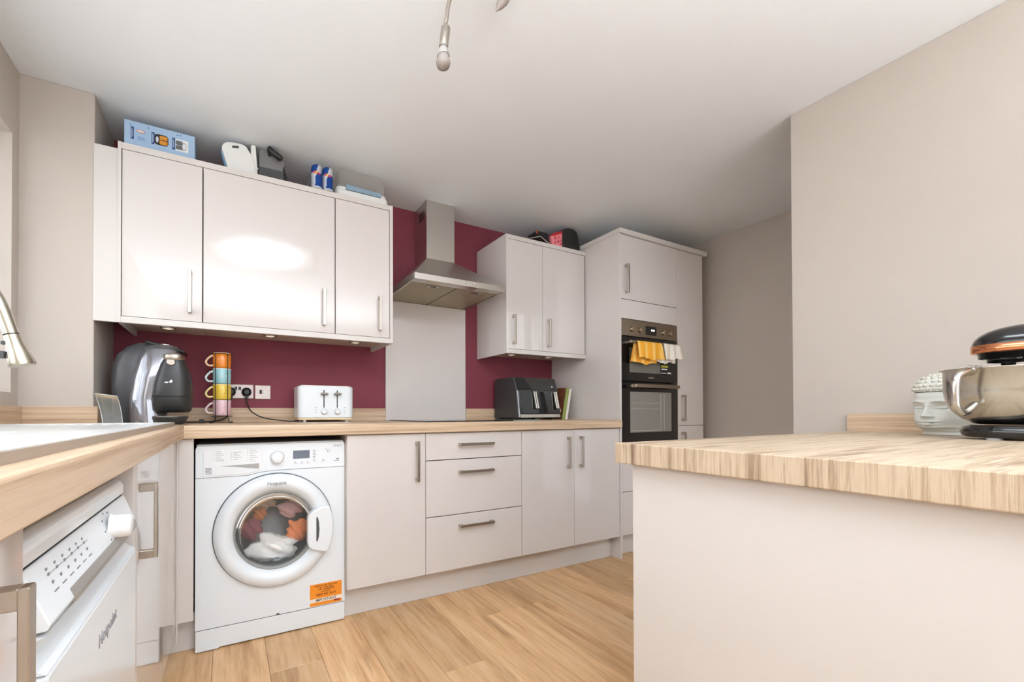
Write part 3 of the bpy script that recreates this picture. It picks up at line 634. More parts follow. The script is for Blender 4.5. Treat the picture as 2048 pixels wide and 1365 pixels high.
cloth_blob((0.125, 1.965, 0.512), 0.028, (1.0, 0.6, 0.9), fab('rust_cotton', '#B86C3C'), 'small rust orange cloth beside the wine cloth in the drum', 2.2)

# ================================================================== DISHWASHER (left run)
t = thing('dishwasher', 'white slimline dishwasher below the sink', 'dishwasher', (-0.45, 0.73, 0))
DX, dy0, dy1 = -0.166, 0.536, 0.968
part('casing', MB().box(XL+0.03, -0.20, dy0+0.004, dy1-0.004, 0.02, 0.80), WHITE, t)
part('lid', MB().prism([(XL+0.03, 0.8085), (-0.181, 0.8085), (-0.181, 0.824), (-0.185, 0.833), (-0.194, 0.838), (XL+0.03, 0.838)], 'y', dy0, dy1, 0.002), WHITE, t)
part('lid_seam', MB().box(-0.22, -0.1835, dy0+0.002, dy1-0.002, 0.8050, 0.8090), DARK, t)
fa = part('control_fascia', MB().prism([(-0.215, 0.8052), (-0.181, 0.8052), (DX+0.007, 0.750), (DX+0.004, 0.744), (-0.215, 0.740)], 'y', dy0, dy1, 0.0015), WHITE, t)
part('grey_strip', MB().prism([(-0.1632, 0.7605), (-0.1614, 0.7605), (-0.1573, 0.7508), (-0.1568, 0.7455), (-0.1600, 0.7430), (-0.1600, 0.7500)], 'y', dy0+0.07, dy1-0.012), mat('strip_grey', '#9A958E', 0.35, 0.3), fa)
kb = part('knob', MB().lathe([(0.0215, -0.003), (0.019, -0.006), (0.0175, -0.028), (0.015, -0.031), (0.006, -0.0315)], (-0.173, 0.822, 0.779), 32, 'x-'), WHITEPL, fa)
lg = MB()
def fx(z): return -0.181+(0.8052-z)/0.0552*0.022
for k in range(6):
    y = 0.580+0.024*k
    for z, hh in ((0.7935, 0.003), (0.788, 0.0035), (0.779, 0.004), (0.7705, 0.0015)):
        lg.box(fx(z)-0.0005, fx(z)+0.0006, y-0.0022-(0.004 if hh == 0.0015 else 0), y+0.0022+(0.004 if hh == 0.0015 else 0), z-hh/2, z+hh/2)
lg.box(fx(0.788)-0.0004, fx(0.788)+0.0005, 0.575, 0.715, 0.7877, 0.7883)
for k in range(8):
    a = math.radians(20+40*k); y, z = 0.822+0.031*math.cos(a), 0.7785+0.0235*math.sin(a); lg.box(fx(z)-0.0004, fx(z)+0.0006, y-0.002, y+0.002, z-0.0015, z+0.0015)
part('programme_print', lg, INK, fa, kind='stuff')
chan = [(DX+0.003, 0.739), (DX-0.008, 0.735), (DX-0.014, 0.725), (DX-0.012, 0.713), (DX-0.003, 0.705), (DX+0.004, 0.701)]
part('handle_channel', MB().prism(chan+[(-0.215, 0.701), (-0.215, 0.739)], 'y', dy0, dy1), WHITE, t)
dd = part('door', MB().prism([(DX+0.005, 0.699), (DX+0.005, 0.135), (-0.20, 0.135), (-0.20, 0.699)], 'y', dy0, dy1, 0.003), WHITE, t)
text('Hotpoint', 0.027, (DX+0.0053, 0.765, 0.642), (0, 1, 0), (0, 0, 1), mat('brand_grey_2', '#8A8B90', 0.4), dd)
part('kick_panel', MB().box(-0.23, -0.21, dy0, dy1, 0.005, 0.13), WHITE, t)

# ================================================================== SINK + TAP
SIN = mat('white_composite', '#E2E2DF', 0.3, noise=0.03, nscale=300)
sx0, sx1, sy0, sy1 = -0.69, -0.190, 0.28, 1.87
def bowl(x, y, x0, x1, y0, y1, depth, r):
    # rounded-rectangle basin profile
    dx = max(x0+r-x, 0, x-(x1-r)); dy = max(y0+r-y, 0, y-(y1-r)); d = math.hypot(dx, dy)
    inside = r-d
    if inside <= 0: return 0.0
    k = min(1, inside/0.045); return -depth*(1-(1-k)**2)**0.5 if k < 1 else -depth
def zsink(x, y):
    e = min(x-sx0, sx1-x, y-sy0, sy1-y); z = WT+0.0135
    z -= 0.004*min(1, max(0, (e-0.012)/0.02))
    z += bowl(x, y, -0.615, -0.275, 0.40, 0.80, 0.042, 0.06)+bowl(x, y, -0.60, -0.40, 0.90, 1.18, 0.038, 0.05)
    if y > 1.24 and -0.64 < x < -0.26: z += -0.004+0.003*math.cos((x+0.45)*2*PI/0.05)*min(1, (1.82-y)/0.05 if y > 1.77 else 1)
    return z
nx, ny = 72, 150
b = MB(); b.grid(lambda u, v: (sx0+(sx1-sx0)*u, sy0+(sy1-sy0)*v, zsink(sx0+(sx1-sx0)*u, sy0+(sy1-sy0)*v)), nx, ny)
b.box(sx0, sx0+0.01, sy0, sy1, WT, WT+0.013).box(sx1-0.006, sx1, sy0, sy1, WT, WT+0.0133).box(sx0, sx1, sy0, sy0+0.006, WT, WT+0.0133).box(sx0, sx1, sy1-0.006, sy1, WT, WT+0.0133)
t = thing('sink', 'white one and a half bowl sink with drainer set in the worktop', 'sink', (-0.45, 1.0, WT))
part('basin', b, SIN, t)
part('sink_edge_shade', MB().box(sx1, sx1+0.0025, sy0, sy1+0.002, WT, WT+0.0125).box(sx0, sx1, sy1, sy1+0.0025, WT, WT+0.0125), mat('sink_edge_shade', '#A99A8B', 0.5, noise=0.05), t)  # brownish strip paints the shadow on the sink's side face
for x, y, z in ((-0.445, 0.60, WT+0.0095-0.042), (-0.50, 1.04, WT+0.0095-0.038)):
    part('drain', MB().lathe([(0.043, 0.001), (0.04, 0.004), (0.03, 0.003), (0.028, -0.004)], (x, y, z), 28), CHROME, t)
t = thing('kitchen_tap', 'brushed nickel swan neck tap with pull-out spray head over the sink', 'tap', (-0.672, 1.2, WT+0.0094))
TAPM = mat('tap_nickel', '#B9B3A4', 0.24, 1.0, noise=0.04, nscale=40)
part('tap_base', MB().lathe([(0.03, 0.0), (0.03, 0.008), (0.025, 0.012), (0.024, 0.13), (0.017, 0.14)], (-0.672, 1.2, WT+0.0094), 28), TAPM, t)
neck = smooth_path([(-0.672, 1.2, 1.05), (-0.672, 1.2, 1.15), (-0.655, 1.2, 1.235), (-0.605, 1.2, 1.292), (-0.54, 1.2, 1.297), (-0.483, 1.2, 1.262), (-0.447, 1.2, 1.208), (-0.424, 1.2, 1.1345)], 6)
part('neck', MB().tube(neck, 0.0132, 18), TAPM, t)
part('collar', MB().tube([(-0.4245, 1.2, 1.136), (-0.4235, 1.2, 1.132)], 0.0137, 20), DARK, t)
sh = part('spray_head', MB().tube([(-0.4238, 1.2, 1.1335), (-0.420, 1.2, 1.120), (-0.413, 1.2, 1.095), (-0.407, 1.2, 1.074), (-0.4055, 1.2, 1.068)], [0.0138, 0.0145, 0.0185, 0.0228, 0.0225], 24), TAPM, t)
part('spray_button', MB().box(-0.444, -0.434, 1.193, 1.207, 1.082, 1.098, 0.002).box(-0.4405, -0.432, 1.194, 1.206, 1.112, 1.120, 0.002), GREYPL, sh)
part('lever', MB().tube([(-0.672, 1.175, 1.02), (-0.672, 1.13, 1.03), (-0.672, 1.09, 1.05)], [0.012, 0.009, 0.007], 14), TAPM, t)

# ================================================================== COFFEE MACHINE
t = thing('coffee_machine', 'black pod coffee machine with glossy side in the corner by the pillar', 'coffee machine', (-0.31, 2.22, WT))
def slab(prof, c, m_, name, parent, n=40, pw=3.0):
    # prof rows: z, x_left, x_right, y_front, y_back -> superellipse rings
    rings = []
    for z, xa, xb, ya, yb in prof:
        ring = []
        for k in range(n):
            a = 2*PI*k/n; ca, sa = math.cos(a), math.sin(a)
            ring.append(((xa+xb)/2+(xb-xa)/2*abs(ca)**(2/pw)*(1 if ca > 0 else -1), (ya+yb)/2+(yb-ya)/2*abs(sa)**(2/pw)*(1 if sa > 0 else -1), z))
        rings.append(ring)
    return part(name, MB().rings(rings), m_, parent)
TANK = mat('tank_smoke', '#48484B', 0.3, noise=0.06, nscale=40)
SHELL = mat('shell_gloss', '#9C9EA6', 0.07, 0.75, coat=0.5, noise=0.05, nscale=6)
slab([(WT+0.002, -0.452, -0.36, 2.20, 2.36), (0.96, -0.460, -0.35, 2.18, 2.38), (1.09, -0.466, -0.33, 2.17, 2.39), (1.17, -0.461, -0.32, 2.17, 2.39), (1.225, -0.446, -0.30, 2.18, 2.385), (1.262, -0.41, -0.29, 2.195, 2.375), (1.279, -0.375, -0.29, 2.21, 2.36)], None, TANK, 'water_tank', t)
slab([(WT+0.002, -0.385, -0.235, 2.10, 2.36), (0.94, -0.392, -0.24, 2.10, 2.37), (1.03, -0.397, -0.25, 2.11, 2.38), (1.12, -0.389, -0.23, 2.12, 2.385), (1.20, -0.373, -0.20, 2.13, 2.38), (1.245, -0.358, -0.19, 2.15, 2.37), (1.270, -0.338, -0.205, 2.17, 2.35), (1.281, -0.325, -0.25, 2.20, 2.33)], None, SHELL, 'housing', t)
part('lid', MB().prism([(-0.335, 1.277), (-0.32, 1.286), (-0.262, 1.270), (-0.178, 1.247), (-0.180, 1.240), (-0.268, 1.262)], 'y', 2.17, 2.33, 0.003), BLACK, t)
gf = slab([(0.966, -0.283, -0.160, 2.085, 2.20), (0.978, -0.294, -0.150, 2.062, 2.21), (1.034, -0.299, -0.144, 2.055, 2.22), (1.09, -0.292, -0.146, 2.055, 2.22), (1.14, -0.279, -0.154, 2.06, 2.21), (1.18, -0.265, -0.166, 2.065, 2.20), (1.205, -0.252, -0.178, 2.075, 2.19)], None, mat('brew_front_black', '#303132', 0.33, noise=0.08, nscale=120), 'brew_front', t)
part('front_seam', MB().box(-0.288, -0.162, 2.0535, 2.058, 1.034, 1.0375), DARK, gf)
part('leaf_mark', MB().prism([(-0.247, 1.094), (-0.236, 1.099), (-0.228, 1.095), (-0.236, 1.091)], 'y', 2.052, 2.058).prism([(-0.228, 1.096), (-0.219, 1.108), (-0.214, 1.1), (-0.219, 1.093)], 'y', 2.052, 2.058), WHITEPL, gf)
slab([(1.192, -0.250, -0.180, 2.07, 2.185), (1.198, -0.256, -0.176, 2.064, 2.19), (1.216, -0.256, -0.176, 2.064, 2.19), (1.222, -0.248, -0.182, 2.07, 2.185)], None, NICKEL, 'brew_lid', t)
part('lid_tongue', MB().prism([(-0.236, 1.194), (-0.208, 1.194), (-0.205, 1.176), (-0.214, 1.170), (-0.228, 1.170), (-0.237, 1.178)], 'y', 2.056, 2.068, 0.002), NICKEL, t)
tr = part('drip_tray', MB().lathe([(0.045, 0.001), (0.052, 0.006), (0.064, 0.028), (0.067, 0.036), (0.064, 0.0365), (0.058, 0.030)], (-0.222, 2.070, WT), 40), mat('tray_black', '#333434', 0.4, noise=0.08, nscale=120), t)
part('tray_rim_highlight', MB().lathe([(0.0672, 0.0355), (0.0665, 0.0375), (0.0635, 0.0375), (0.063, 0.0362)], (-0.222, 2.070, WT), 40, cap0=False, cap1=False), NICKEL, t)  # pale ring stands in for the highlight along the tray's rim
# clear plastic leaflet holder
CLEAR = glass('clear_acrylic', (0.80, 0.83, 0.83), 1.0, 0.05, 0.16)
def hold(u, v): return (-0.478+0.072*u+0.012*(1-v)+0.006*(1-v)*(1-u), 2.085-0.02*(v-0.35)**2*4+0.012*(1-v), WT+0.001+0.128*v-0.010*u*v)
b = MB(); b.grid(lambda u, v: hold(u, v), 8, 14); b.grid(lambda u, v: (hold(u, v)[0], hold(u, v)[1]+0.0025, hold(u, v)[2]), 8, 14)
b.grid(lambda u, v: (hold(0, v)[0], hold(0, v)[1]+0.045*u, hold(0, v)[2]), 6, 14)
t = thing('leaflet_holder', 'empty clear plastic leaflet holder standing by the coffee machine', 'holder', (-0.44, 2.09, WT))
part('clear_body', b, CLEAR, t)
part('rim_edge', MB().tube([hold(0, v/8) for v in range(9)], 0.0014, 6).tube([hold(u/4, 1) for u in range(5)], 0.0014, 6).tube([hold(1, v/8) for v in range(9)], 0.0014, 6), mat('acrylic_edge', '#D9E0DE', 0.2), t)

# ================================================================== MUGS IN WIRE RACK
mx_, my_ = -0.029, 2.33
t = thing('mug_rack', 'thin black wire rack holding a tower of four mugs', 'rack', (mx_, my_, WT))
WIRE = mat('black_wire', '#26211F', 0.5, 0.3, noise=0.05)
b = MB()
for dx, dy in ((-0.028, -0.037), (0.026, -0.037), (0.026, 0.037), (-0.028, 0.037)):
    pts = [(mx_+dx*1.0, my_+dy*1.28, 1.262)] + [(mx_+dx*1.0, my_+dy*1.28, z) for z in (1.15, 1.0, 0.95)] + [(mx_+dx*1.25, my_+dy*1.45, WT+0.004), (mx_+dx*1.9, my_+dy*1.6, WT+0.002)]
    b.tube(pts, 0.0021, 6)
part('upright_wires', b, WIRE, t)
b = MB()
for z, r in ((1.262, 0.0475), (0.947, 0.0475)):
    b.tube([(mx_+r*math.cos(2*PI*k/32), my_+r*math.sin(2*PI*k/32), z) for k in range(33)], 0.0015, 6)
b.tube([(mx_-0.045, my_, 0.9465), (mx_+0.045, my_, 0.9465)], 0.0015, 6).tube([(mx_, my_-0.045, 0.9465), (mx_, my_+0.045, 0.9465)], 0.0015, 6)
part('ring_wires', b, WIRE, t)
mz = [0.950, 1.031, 1.110, 1.189]
cols = [('#EDC6CC', 'pink mug at the bottom of the wire mug tower', '#F5DDDD'), ('#F2CF4E', 'yellow mug second from the bottom of the wire mug tower', '#FBE9A0'), ('#9FD3DB', 'pale blue mug above the yellow one in the wire mug tower', '#DDF0F0'), ('#F08D28', 'orange mug on top of the wire mug tower', '#FBD9B4')]
mugmesh = {}
for (col, lab, col2), z in zip(cols, mz):
    g = thing('mug', lab, 'mug', (mx_, my_, z), 'mugs in the wire rack')
    mm = mat('mug_glaze_'+lab.split()[0], col, 0.15, coat=0.3, noise=0.03, nscale=60); m2 = mat('mug_light_'+lab.split()[0], col2, 0.2, coat=0.2, noise=0.02)
    zz = 0.0785
    prf = [(0.030, 0.0), (0.038, 0.001), (0.0405, 0.006), (0.042, 0.03), (0.0422, zz-0.002), (0.0405, zz), (0.039, zz-0.003), (0.0385, 0.02), (0.034, 0.008), (0.002, 0.007)]
    if not mugmesh:
        o = part('body', MB().lathe(prf, (mx_, my_, z), 40), mm, g); mugmesh['body'] = o.data
        hp = smooth_path([(mx_-0.040, my_-0.006, z+0.064), (mx_-0.052, my_-0.007, z+0.060), (mx_-0.069, my_-0.008, z+0.040), (mx_-0.071, my_-0.008, z+0.026), (mx_-0.060, my_-0.008, z+0.014), (mx_-0.039, my_-0.006, z+0.015)], 5)
        o = part('handle', MB().tube(hp, 0.0052, 10), m2, g); mugmesh['handle'] = o.data
    else:
        for nm, mt in (('body', mm), ('handle', m2)):
            me = mugmesh[nm].copy(); me.materials.clear(); me.materials.append(mt)
            o = bpy.data.objects.new(nm, me); C.objects.link(o); o.parent = g
    part('rim', MB().lathe([(0.0424, zz-0.0055), (0.0426, zz-0.001), (0.0408, zz+0.0006), (0.0388, zz-0.003)], (mx_, my_, z), 40, cap0=False, cap1=False), m2, g)
    if col != '#F08D28':
        fl = MB(); rr = random.Random(len(lab))
        for k in range(9):
            a = math.radians(-95+62*rr.random()); zf = z+0.012+0.055*rr.random(); r = 0.0424
            fl.box(mx_+r*math.cos(a)-0.0018, mx_+r*math.cos(a)+0.0018, my_+r*math.sin(a)-0.0006, my_+r*math.sin(a)+0.001, zf-0.0016, zf+0.0016)
        part('flower_print', fl, mat('print_'+lab.split()[0], '#F6F3EE' if col == '#9FD3DB' else ('#A5893A' if col == '#F2CF4E' else '#B98D9C'), 0.5), g, kind='stuff')
    if col == '#9FD3DB': text('N', 0.02, (mx_-0.004, my_-0.0432, z+0.036), (1, 0, 0), (0, 0, 1), WHITEPL, g, bold=0.0003)

# ================================================================== SOCKETS, PLUGS, CABLES
SATIN = mat('satin_faceplate', '#C2B8B2', 0.4, 0.5, noise=0.03, nscale=60)
def plate(lab, name, x0, x1, z0, z1):
    t = thing(name, lab, 'socket', ((x0+x1)/2, YW, z0))
    part('faceplate', MB().box(x0, x1, YW-0.008, YW, z0, z1, 0.003), SATIN, t); return t
t = plate('satin double wall socket on maroon wall behind the mug tower', 'wall_socket', -0.020, 0.126, 1.043, 1.121)
for x in (0.030, 0.0495): part('rocker_switch', MB().box(x, x+0.013, YW-0.0105, YW-0.007, 1.090, 1.108, 0.001), BLACK, t)
t = plate('satin single wall switch on maroon wall left of the toaster', 'wall_switch', 0.1325, 0.215, 1.041, 1.119)
part('rocker_switch', MB().box(0.156, 0.169, YW-0.0105, YW-0.007, 1.070, 1.093, 0.001), BLACK, t)
part('rocker_switch', MB().box(0.178, 0.191, YW-0.0105, YW-0.007, 1.070, 1.093, 0.001), WHITEPL, t)
def plug(lab, x, z, cable):
    t = thing('plug', lab, 'plug', (x, YW-0.02, z))
    part('plug_body', MB().lathe([(0.020, 0.009), (0.024, 0.012), (0.025, 0.024), (0.022, 0.034), (0.012, 0.039)], (x, YW, z), 28, 'y-').box(x-0.009, x+0.009, YW-0.034, YW-0.012, z-0.034, z-0.012, 0.003), BLACK, t)
    part('cable', MB().tube(smooth_path(cable, 7), 0.0033, 8), BLACK, t); return t
plug('black plug of the toaster in the double wall socket', 0.090, 1.079, [(0.090, YW-0.025, 1.050), (0.091, YW-0.028, 1.025), (0.110, 2.415, 0.975), (0.165, 2.39, 0.940), (0.24, 2.36, 0.925), (0.31, 2.335, WT+0.004), (0.345, 2.335, WT+0.008)])
plug('black plug in the double wall socket half hidden by the mugs', 0.012, 1.079, [(0.012, YW-0.025, 1.050), (0.008, YW-0.028, 1.0), (-0.01, 2.435, 0.94), (-0.07, 2.425, WT+0.006), (-0.125, 2.36, WT+0.006), (-0.14, 2.30, WT+0.006), (-0.20, 2.24, WT+0.008)])
part('cable_clip', MB().box(-0.128, -0.108, 2.298, 2.318, WT+0.0, WT+0.020, 0.003), BLACK, None, loc=(-0.118, 2.308, WT))
tag(bpy.data.objects['cable_clip'], 'small black cable clip lying between coffee machine and mug rack', 'cable clip')

# ================================================================== TOASTER
t = thing('toaster', 'white four-slice toaster with pale wood base', 'toaster', (0.484, 2.34, WT))
ty0, ty1 = 2.25, 2.435
part('body', MB().prism(rrect(0.333, 0.635, ty0, ty1, 0.03, 8), 'z', 0.937, 1.108, 0.004), WHITE, t)
part('wood_base', MB().prism(rrect(0.334, 0.634, ty0+0.001, ty1-0.001, 0.03, 8), 'z', 0.926, 0.9365, 0.001), mat('pale_beech', '#E6CFA9', 0.5, noise=0.06, nscale=30), t)
part('top_plate', MB().prism(rrect(0.340, 0.628, ty0+0.007, ty1-0.007, 0.025, 8), 'z', 1.107, 1.114, 0.002), mat('toaster_top', '#C9C6C0', 0.25, 0.8, noise=0.03), t)
sl = MB()
for y in (2.285, 2.325, 2.365, 2.40): sl.box(0.37, 0.475, y-0.011, y+0.011, 1.1135, 1.1148).box(0.495, 0.60, y-0.011, y+0.011, 1.1135, 1.1148)
part('toast_slots', sl, DARK, t)
for x in (0.37, 0.6):
    for y in (ty0+0.025, ty1-0.025): part('foot', MB().cyl((x, y, WT), (x, y, 0.9265), 0.009, 0.009, 14), WHITEPL, t)
LEV = mat('lever_steel', '#8E867B', 0.3, 1.0, noise=0.05)
for x in (0.468, 0.5405):
    part('lever_slot', MB().box(x-0.003, x+0.003, ty0-0.0006, ty0+0.001, 0.992, 1.088), BLACK, t)
    part('lever', MB().box(x-0.0195, x+0.0195, ty0-0.026, ty0-0.006, 1.061, 1.073, 0.004).box(x-0.004, x+0.004, ty0-0.007, ty0+0.002, 1.062, 1.070), LEV, t)
    k = part('browning_knob', MB().lathe([(0.0155, 0.001), (0.0155, 0.004), (0.0125, 0.005), (0.012, 0.014), (0.0105, 0.016)], (x, ty0, 0.970), 30, 'y-'), WHITEPL, t)
    part('knob_ring', MB().lathe([(0.0165, 0.0005), (0.0165, 0.003), (0.0155, 0.0035)], (x, ty0, 0.970), 30, 'y-', False, False), mat('knob_grey', '#9EA0A2', 0.3, 0.6), t)
lg = MB()
for x in (0.425, 0.583):
    for z in (0.993, 0.979, 0.964): lg.box(x-0.006, x+0.006, ty0-0.0006, ty0+0.001, z-0.002, z+0.002)
part('button_print', lg, mat('pale_print', '#B7B8BA', 0.5), t)

# ================================================================== AIR FRYER, GLASS BOARD, BOOKS
t = thing('air_fryer', 'black dual drawer air fryer on the back worktop', 'air fryer', (1.92, 2.32, WT))
ax0, ax1, yb = 1.735, 2.105, 2.452
side = [(2.172, WT+0.016), (2.180, WT+0.010), (yb-0.01, WT+0.010), (yb, WT+0.025), (yb-0.01, 1.196), (yb-0.02, 1.206), (2.236, 1.207), (2.226, 1.200), (2.197, 1.115)]
AFM = mat('fryer_black', '#3C3D3D', 0.4, noise=0.08, nscale=150, bump=0.2, bscale=500)
part('body', MB().prism(side, 'x', ax0, ax1, 0.006), AFM, t)
part('control_panel', MB().prism([(2.2285, 1.2015), (2.1955, 1.1185), (2.1935, 1.1195), (2.2262, 1.203)], 'x', ax0+0.012, ax1-0.012), mat('fryer_panel_gloss', '#242526', 0.06, coat=0.5, noise=0.05), t)
part('edge_trim', MB().prism([(2.168, WT+0.018), (2.1935, 1.113), (2.200, 1.113), (2.178, WT+0.018)], 'x', ax0+0.001, ax0+0.012), mat('trim_silver', '#A6ACAF', 0.25, 0.9), t)
for x0, x1 in ((ax0+0.014, 1.918), (1.922, ax1-0.006)):
    d = part('drawer', MB().prism([(2.166, WT+0.042), (2.1915, 1.110), (2.205, 1.110), (2.185, WT+0.042)], 'x', x0, x1, 0.002), BLACKGLOSS, t)
    xh = x1-0.035
    part('handle', MB().prism([(2.1895, 1.109), (2.178, 1.109), (2.150, 0.992), (2.160, 0.988)], 'x', xh-0.014, xh-0.002, 0.002).prism([(2.1895, 1.109), (2.178, 1.109), (2.150, 0.992), (2.160, 0.988)], 'x', xh+0.002, xh+0.014, 0.002), mat('drawer_handle_steel', '#CFCAC2', 0.22, 1.0), d)
part('bottom_trim', MB().prism([(2.162, WT+0.016), (2.1655, WT+0.038), (2.172, WT+0.038), (2.172, WT+0.016)], 'x', ax0+0.014, ax1-0.01, 0.001), mat('trim_steel', '#B5AEA4', 0.3, 1.0), t)
part('panel_mark', MB().lathe([(0.004, 0.0), (0.003, 0.0012)], (2.055, 2.2035, 1.144), 12, 'y-'), mat('mark_glow_white', '#FFFFFF', 0.4, emit=('#FFFFFF', 1.5)), t)  # small white star mark with a glow added, not a lamp
for x in (ax0+0.04, ax1-0.04):
    for y in (2.21, 2.41): part('foot', MB().cyl((x, y, WT), (x, y, WT+0.012), 0.012, 0.012, 14), BLACK, t)
o = part('glass_board', MB().prism(rrect(1.50, 1.725, 1.945, 2.13, 0.01), 'z', WT+0.0001, WT+0.0062, 0.001), mat('grey_glass', '#8D9794', 0.1, coat=0.4, noise=0.03), None, loc=(1.6, 2.04, WT)); tag(o, 'thin grey glass board lying on the worktop beside the hob', 'board')
def book(lab, xb, th, dep, h, lean, cm, sm, y0, deco=None):
    t = thing('book', lab, 'book', (xb, y0, WT), 'books beside the air fryer')
    R = Matrix.Rotation(lean, 4, 'Y'); base_ = Vector((xb, y0, WT))
    def L(mb): return mb.xf(Matrix.Translation(base_) @ R)
    part('cover', L(MB().box(0, 0.002, 0, dep, 0, h).box(th-0.002, th, 0, dep, 0, h)), cm, t)
    part('spine', L(MB().box(0, th, -0.002, 0.001, 0, h, 0.0008)), sm, t)
    part('pages', L(MB().box(0.0022, th-0.0022, 0.0012, dep-0.004, 0.004, h-0.004)), mat('paper', '#E9E2D5', 0.8, noise=0.05, nscale=200, stretch=(8, 1, 1)), t)
    if deco:
        d = MB(); rr = random.Random(3)
        L_ = []
        dd = MB()
        dd.xf(Matrix())
        for k in range(4):
            y = 0.02+0.03*k; z = 0.03+0.13*rr.random()
            dd.lathe([(0.022-0.003*k, 0.0), (0.020-0.003*k, 0.0012), (0.013, 0.0012), (0.012, 0.0)], (0.0, y+0.02, z), 20, 'x-', False, False)
        part('cover_print', L(dd), deco, t)
    return t
BROWN = mat('cover_photo_brown', '#70442E', 0.3, noise=0.95, nscale=38)
book('dark brown cookbook with olive green spine leaning by the air fryer', 2.128, 0.030, 0.20, 0.232, 0.20, BROWN, mat('olive_spine', '#8C9A52', 0.5, noise=0.05), 2.185, mat('cover_ring', '#E8D9B4', 0.4))
book('thin white book leaning on the tall panel behind the green spine', 2.163, 0.022, 0.18, 0.225, 0.20, mat('cover_white', '#E6E2DA', 0.5, noise=0.03), mat('white_spine', '#E9E4DB', 0.5, noise=0.1, nscale=60), 2.190)

# ================================================================== ON TOP OF THE LEFT WALL CUPBOARDS
TZ = 2.118
def above(name, lab, cat, x, y): return thing(name, lab, cat, (x, y, TZ))
t = above('appliance_box', 'pale blue toastie maker box lying on the wall cupboard by the pillar', 'box', -0.278, 2.25)
bx0, bx1, by = -0.4145, -0.1435, 2.20
part('carton', MB().box(bx0, bx1, by, by+0.095, TZ, 2.2655, 0.001), mat('carton_blue', '#A9C6E4', 0.55, noise=0.05, nscale=40), t)
NAVY = mat('print_navy', '#2F4A7E', 0.5, noise=0.05)
for x, z0, z1 in ((-0.3905, 2.184, 2.239), (-0.3135, 2.183, 2.237), (-0.2345, 2.181, 2.235)):
    pb = part('title_strip', MB().box(x, x+0.0115, by-0.0008, by+0.0005, z0, z1), NAVY, t)
    part('strip_lines', MB().box(x+0.003, x+0.005, by-0.0012, by, z0+0.006, z1-0.006).box(x+0.007, x+0.0085, by-0.0012, by, z0+0.012, z1-0.012), mat('print_pale', '#BFD4EE', 0.5), pb)
def oval(cx, cz, rx, rz, y0, y1, rot=0, n=28):
    return MB().prism([(cx+rx*math.cos(2*PI*k/n)*math.cos(rot)-rz*math.sin(2*PI*k/n)*math.sin(rot), cz+rx*math.cos(2*PI*k/n)*math.sin(rot)+rz*math.sin(2*PI*k/n)*math.cos(rot)) for k in range(n)], 'y', y0, y1)
pb = part('oval_badge', oval(-0.354, 2.2255, 0.0165, 0.0075, by-0.0009, by, -0.12), mat('print_rose', '#C9908E', 0.5), t)
part('oval_centre', oval(-0.354, 2.2255, 0.0135, 0.005, by-0.0013, by, -0.12), mat('print_cream', '#E9DDD9', 0.5), pb)
part('line_drawing', MB().prism(rrect(-0.366, -0.338, 2.186, 2.202, 0.004), 'y', by-0.0007, by), mat('print_midblue', '#8FB2DA', 0.5), t)
ps = part('sandwich_picture', MB().prism(rrect(-0.302, -0.249, 2.1855, 2.2335, 0.012), 'y', by-0.0010, by), mat('print_black', '#2A2522', 0.4), t)
for z0, z1 in ((2.189, 2.207), (2.2105, 2.2285)): part('toasted_sandwich', MB().prism(rrect(-0.283, -0.252, z0, z1, 0.003), 'y', by-0.0022, by-0.0005, 0.0005), mat('toast_orange', '#E09434', 0.6, noise=0.3, nscale=200), ps)
part('plate_gap', oval(-0.292, 2.2085, 0.0055, 0.014, by-0.0014, by), mat('print_cream2', '#D5DCE4', 0.5), ps)
pg = part('grill_picture', MB().box(-0.2205, -0.170, by-0.0008, by, 2.1795, 2.2335), mat('print_white', '#EFF1F3', 0.5), t)
part('grill_ring', oval(-0.189, 2.204, 0.0135, 0.0185, by-0.0012, by), mat('print_silver', '#B9BABD', 0.4), pg)
part('grill_hole', oval(-0.186, 2.204, 0.0085, 0.0125, by-0.0016, by), mat('print_white2', '#E9EBEE', 0.5), pg)
for z0, z1 in ((2.186, 2.2045), (2.2065, 2.2265)): part('grill_plate', MB().prism(rrect(-0.2195, -0.1935, z0, z1, 0.003), 'y', by-0.002, by-0.0006, 0.0004), mat('print_grill', '#6C6E70', 0.5, noise=0.4, nscale=300), pg)
dt = MB(); rr = random.Random(5)
for k in range(14):
    x = bx0+0.02+0.24*rr.random(); z = 2.176+0.08*rr.random()
    if not any(a < x < b_ for a, b_ in ((-0.395, -0.335), (-0.318, -0.245), (-0.24, -0.165))) or z > 2.243: dt.box(x, x+0.005, by-0.0007, by, z, z+0.003)
part('confetti_print', dt, NAVY, t, kind='stuff')
# white appliance
t = above('steam_mop_head', 'white rounded appliance part with grey vent on the wall cupboard', 'appliance', 0.05, 2.21)
WH2 = mat('white_abs', '#EFEFEC', 0.3, noise=0.01)
pl = [(0.012, TZ), (-0.004, 2.149), (-0.0315, 2.2442), (-0.029, 2.2584), (-0.022, 2.270), (-0.0111, 2.2786), (0.0076, 2.2845), (0.03, 2.2875), (0.0595, 2.2885), (0.0771, 2.2812), (0.0984, 2.2503), (0.1127, 2.2269), (0.122, TZ+0.03), (0.124, TZ)]
part('shell', MB().prism(pl, 'y', 2.195, 2.222, 0.005), WH2, t)
part('blue_back', MB().prism([(p[0]-0.004, p[1]-0.004) for p in pl], 'y', 2.2222, 2.25, 0.004), mat('pale_blue_plastic', '#7FB2D4', 0.35), t)
part('vent', MB().prism([(0.0144, 2.2664), (0.0437, 2.2724), (0.0433, 2.2617), (0.0145, 2.2562)], 'y', 2.1935, 2.197), GREYPL, t)
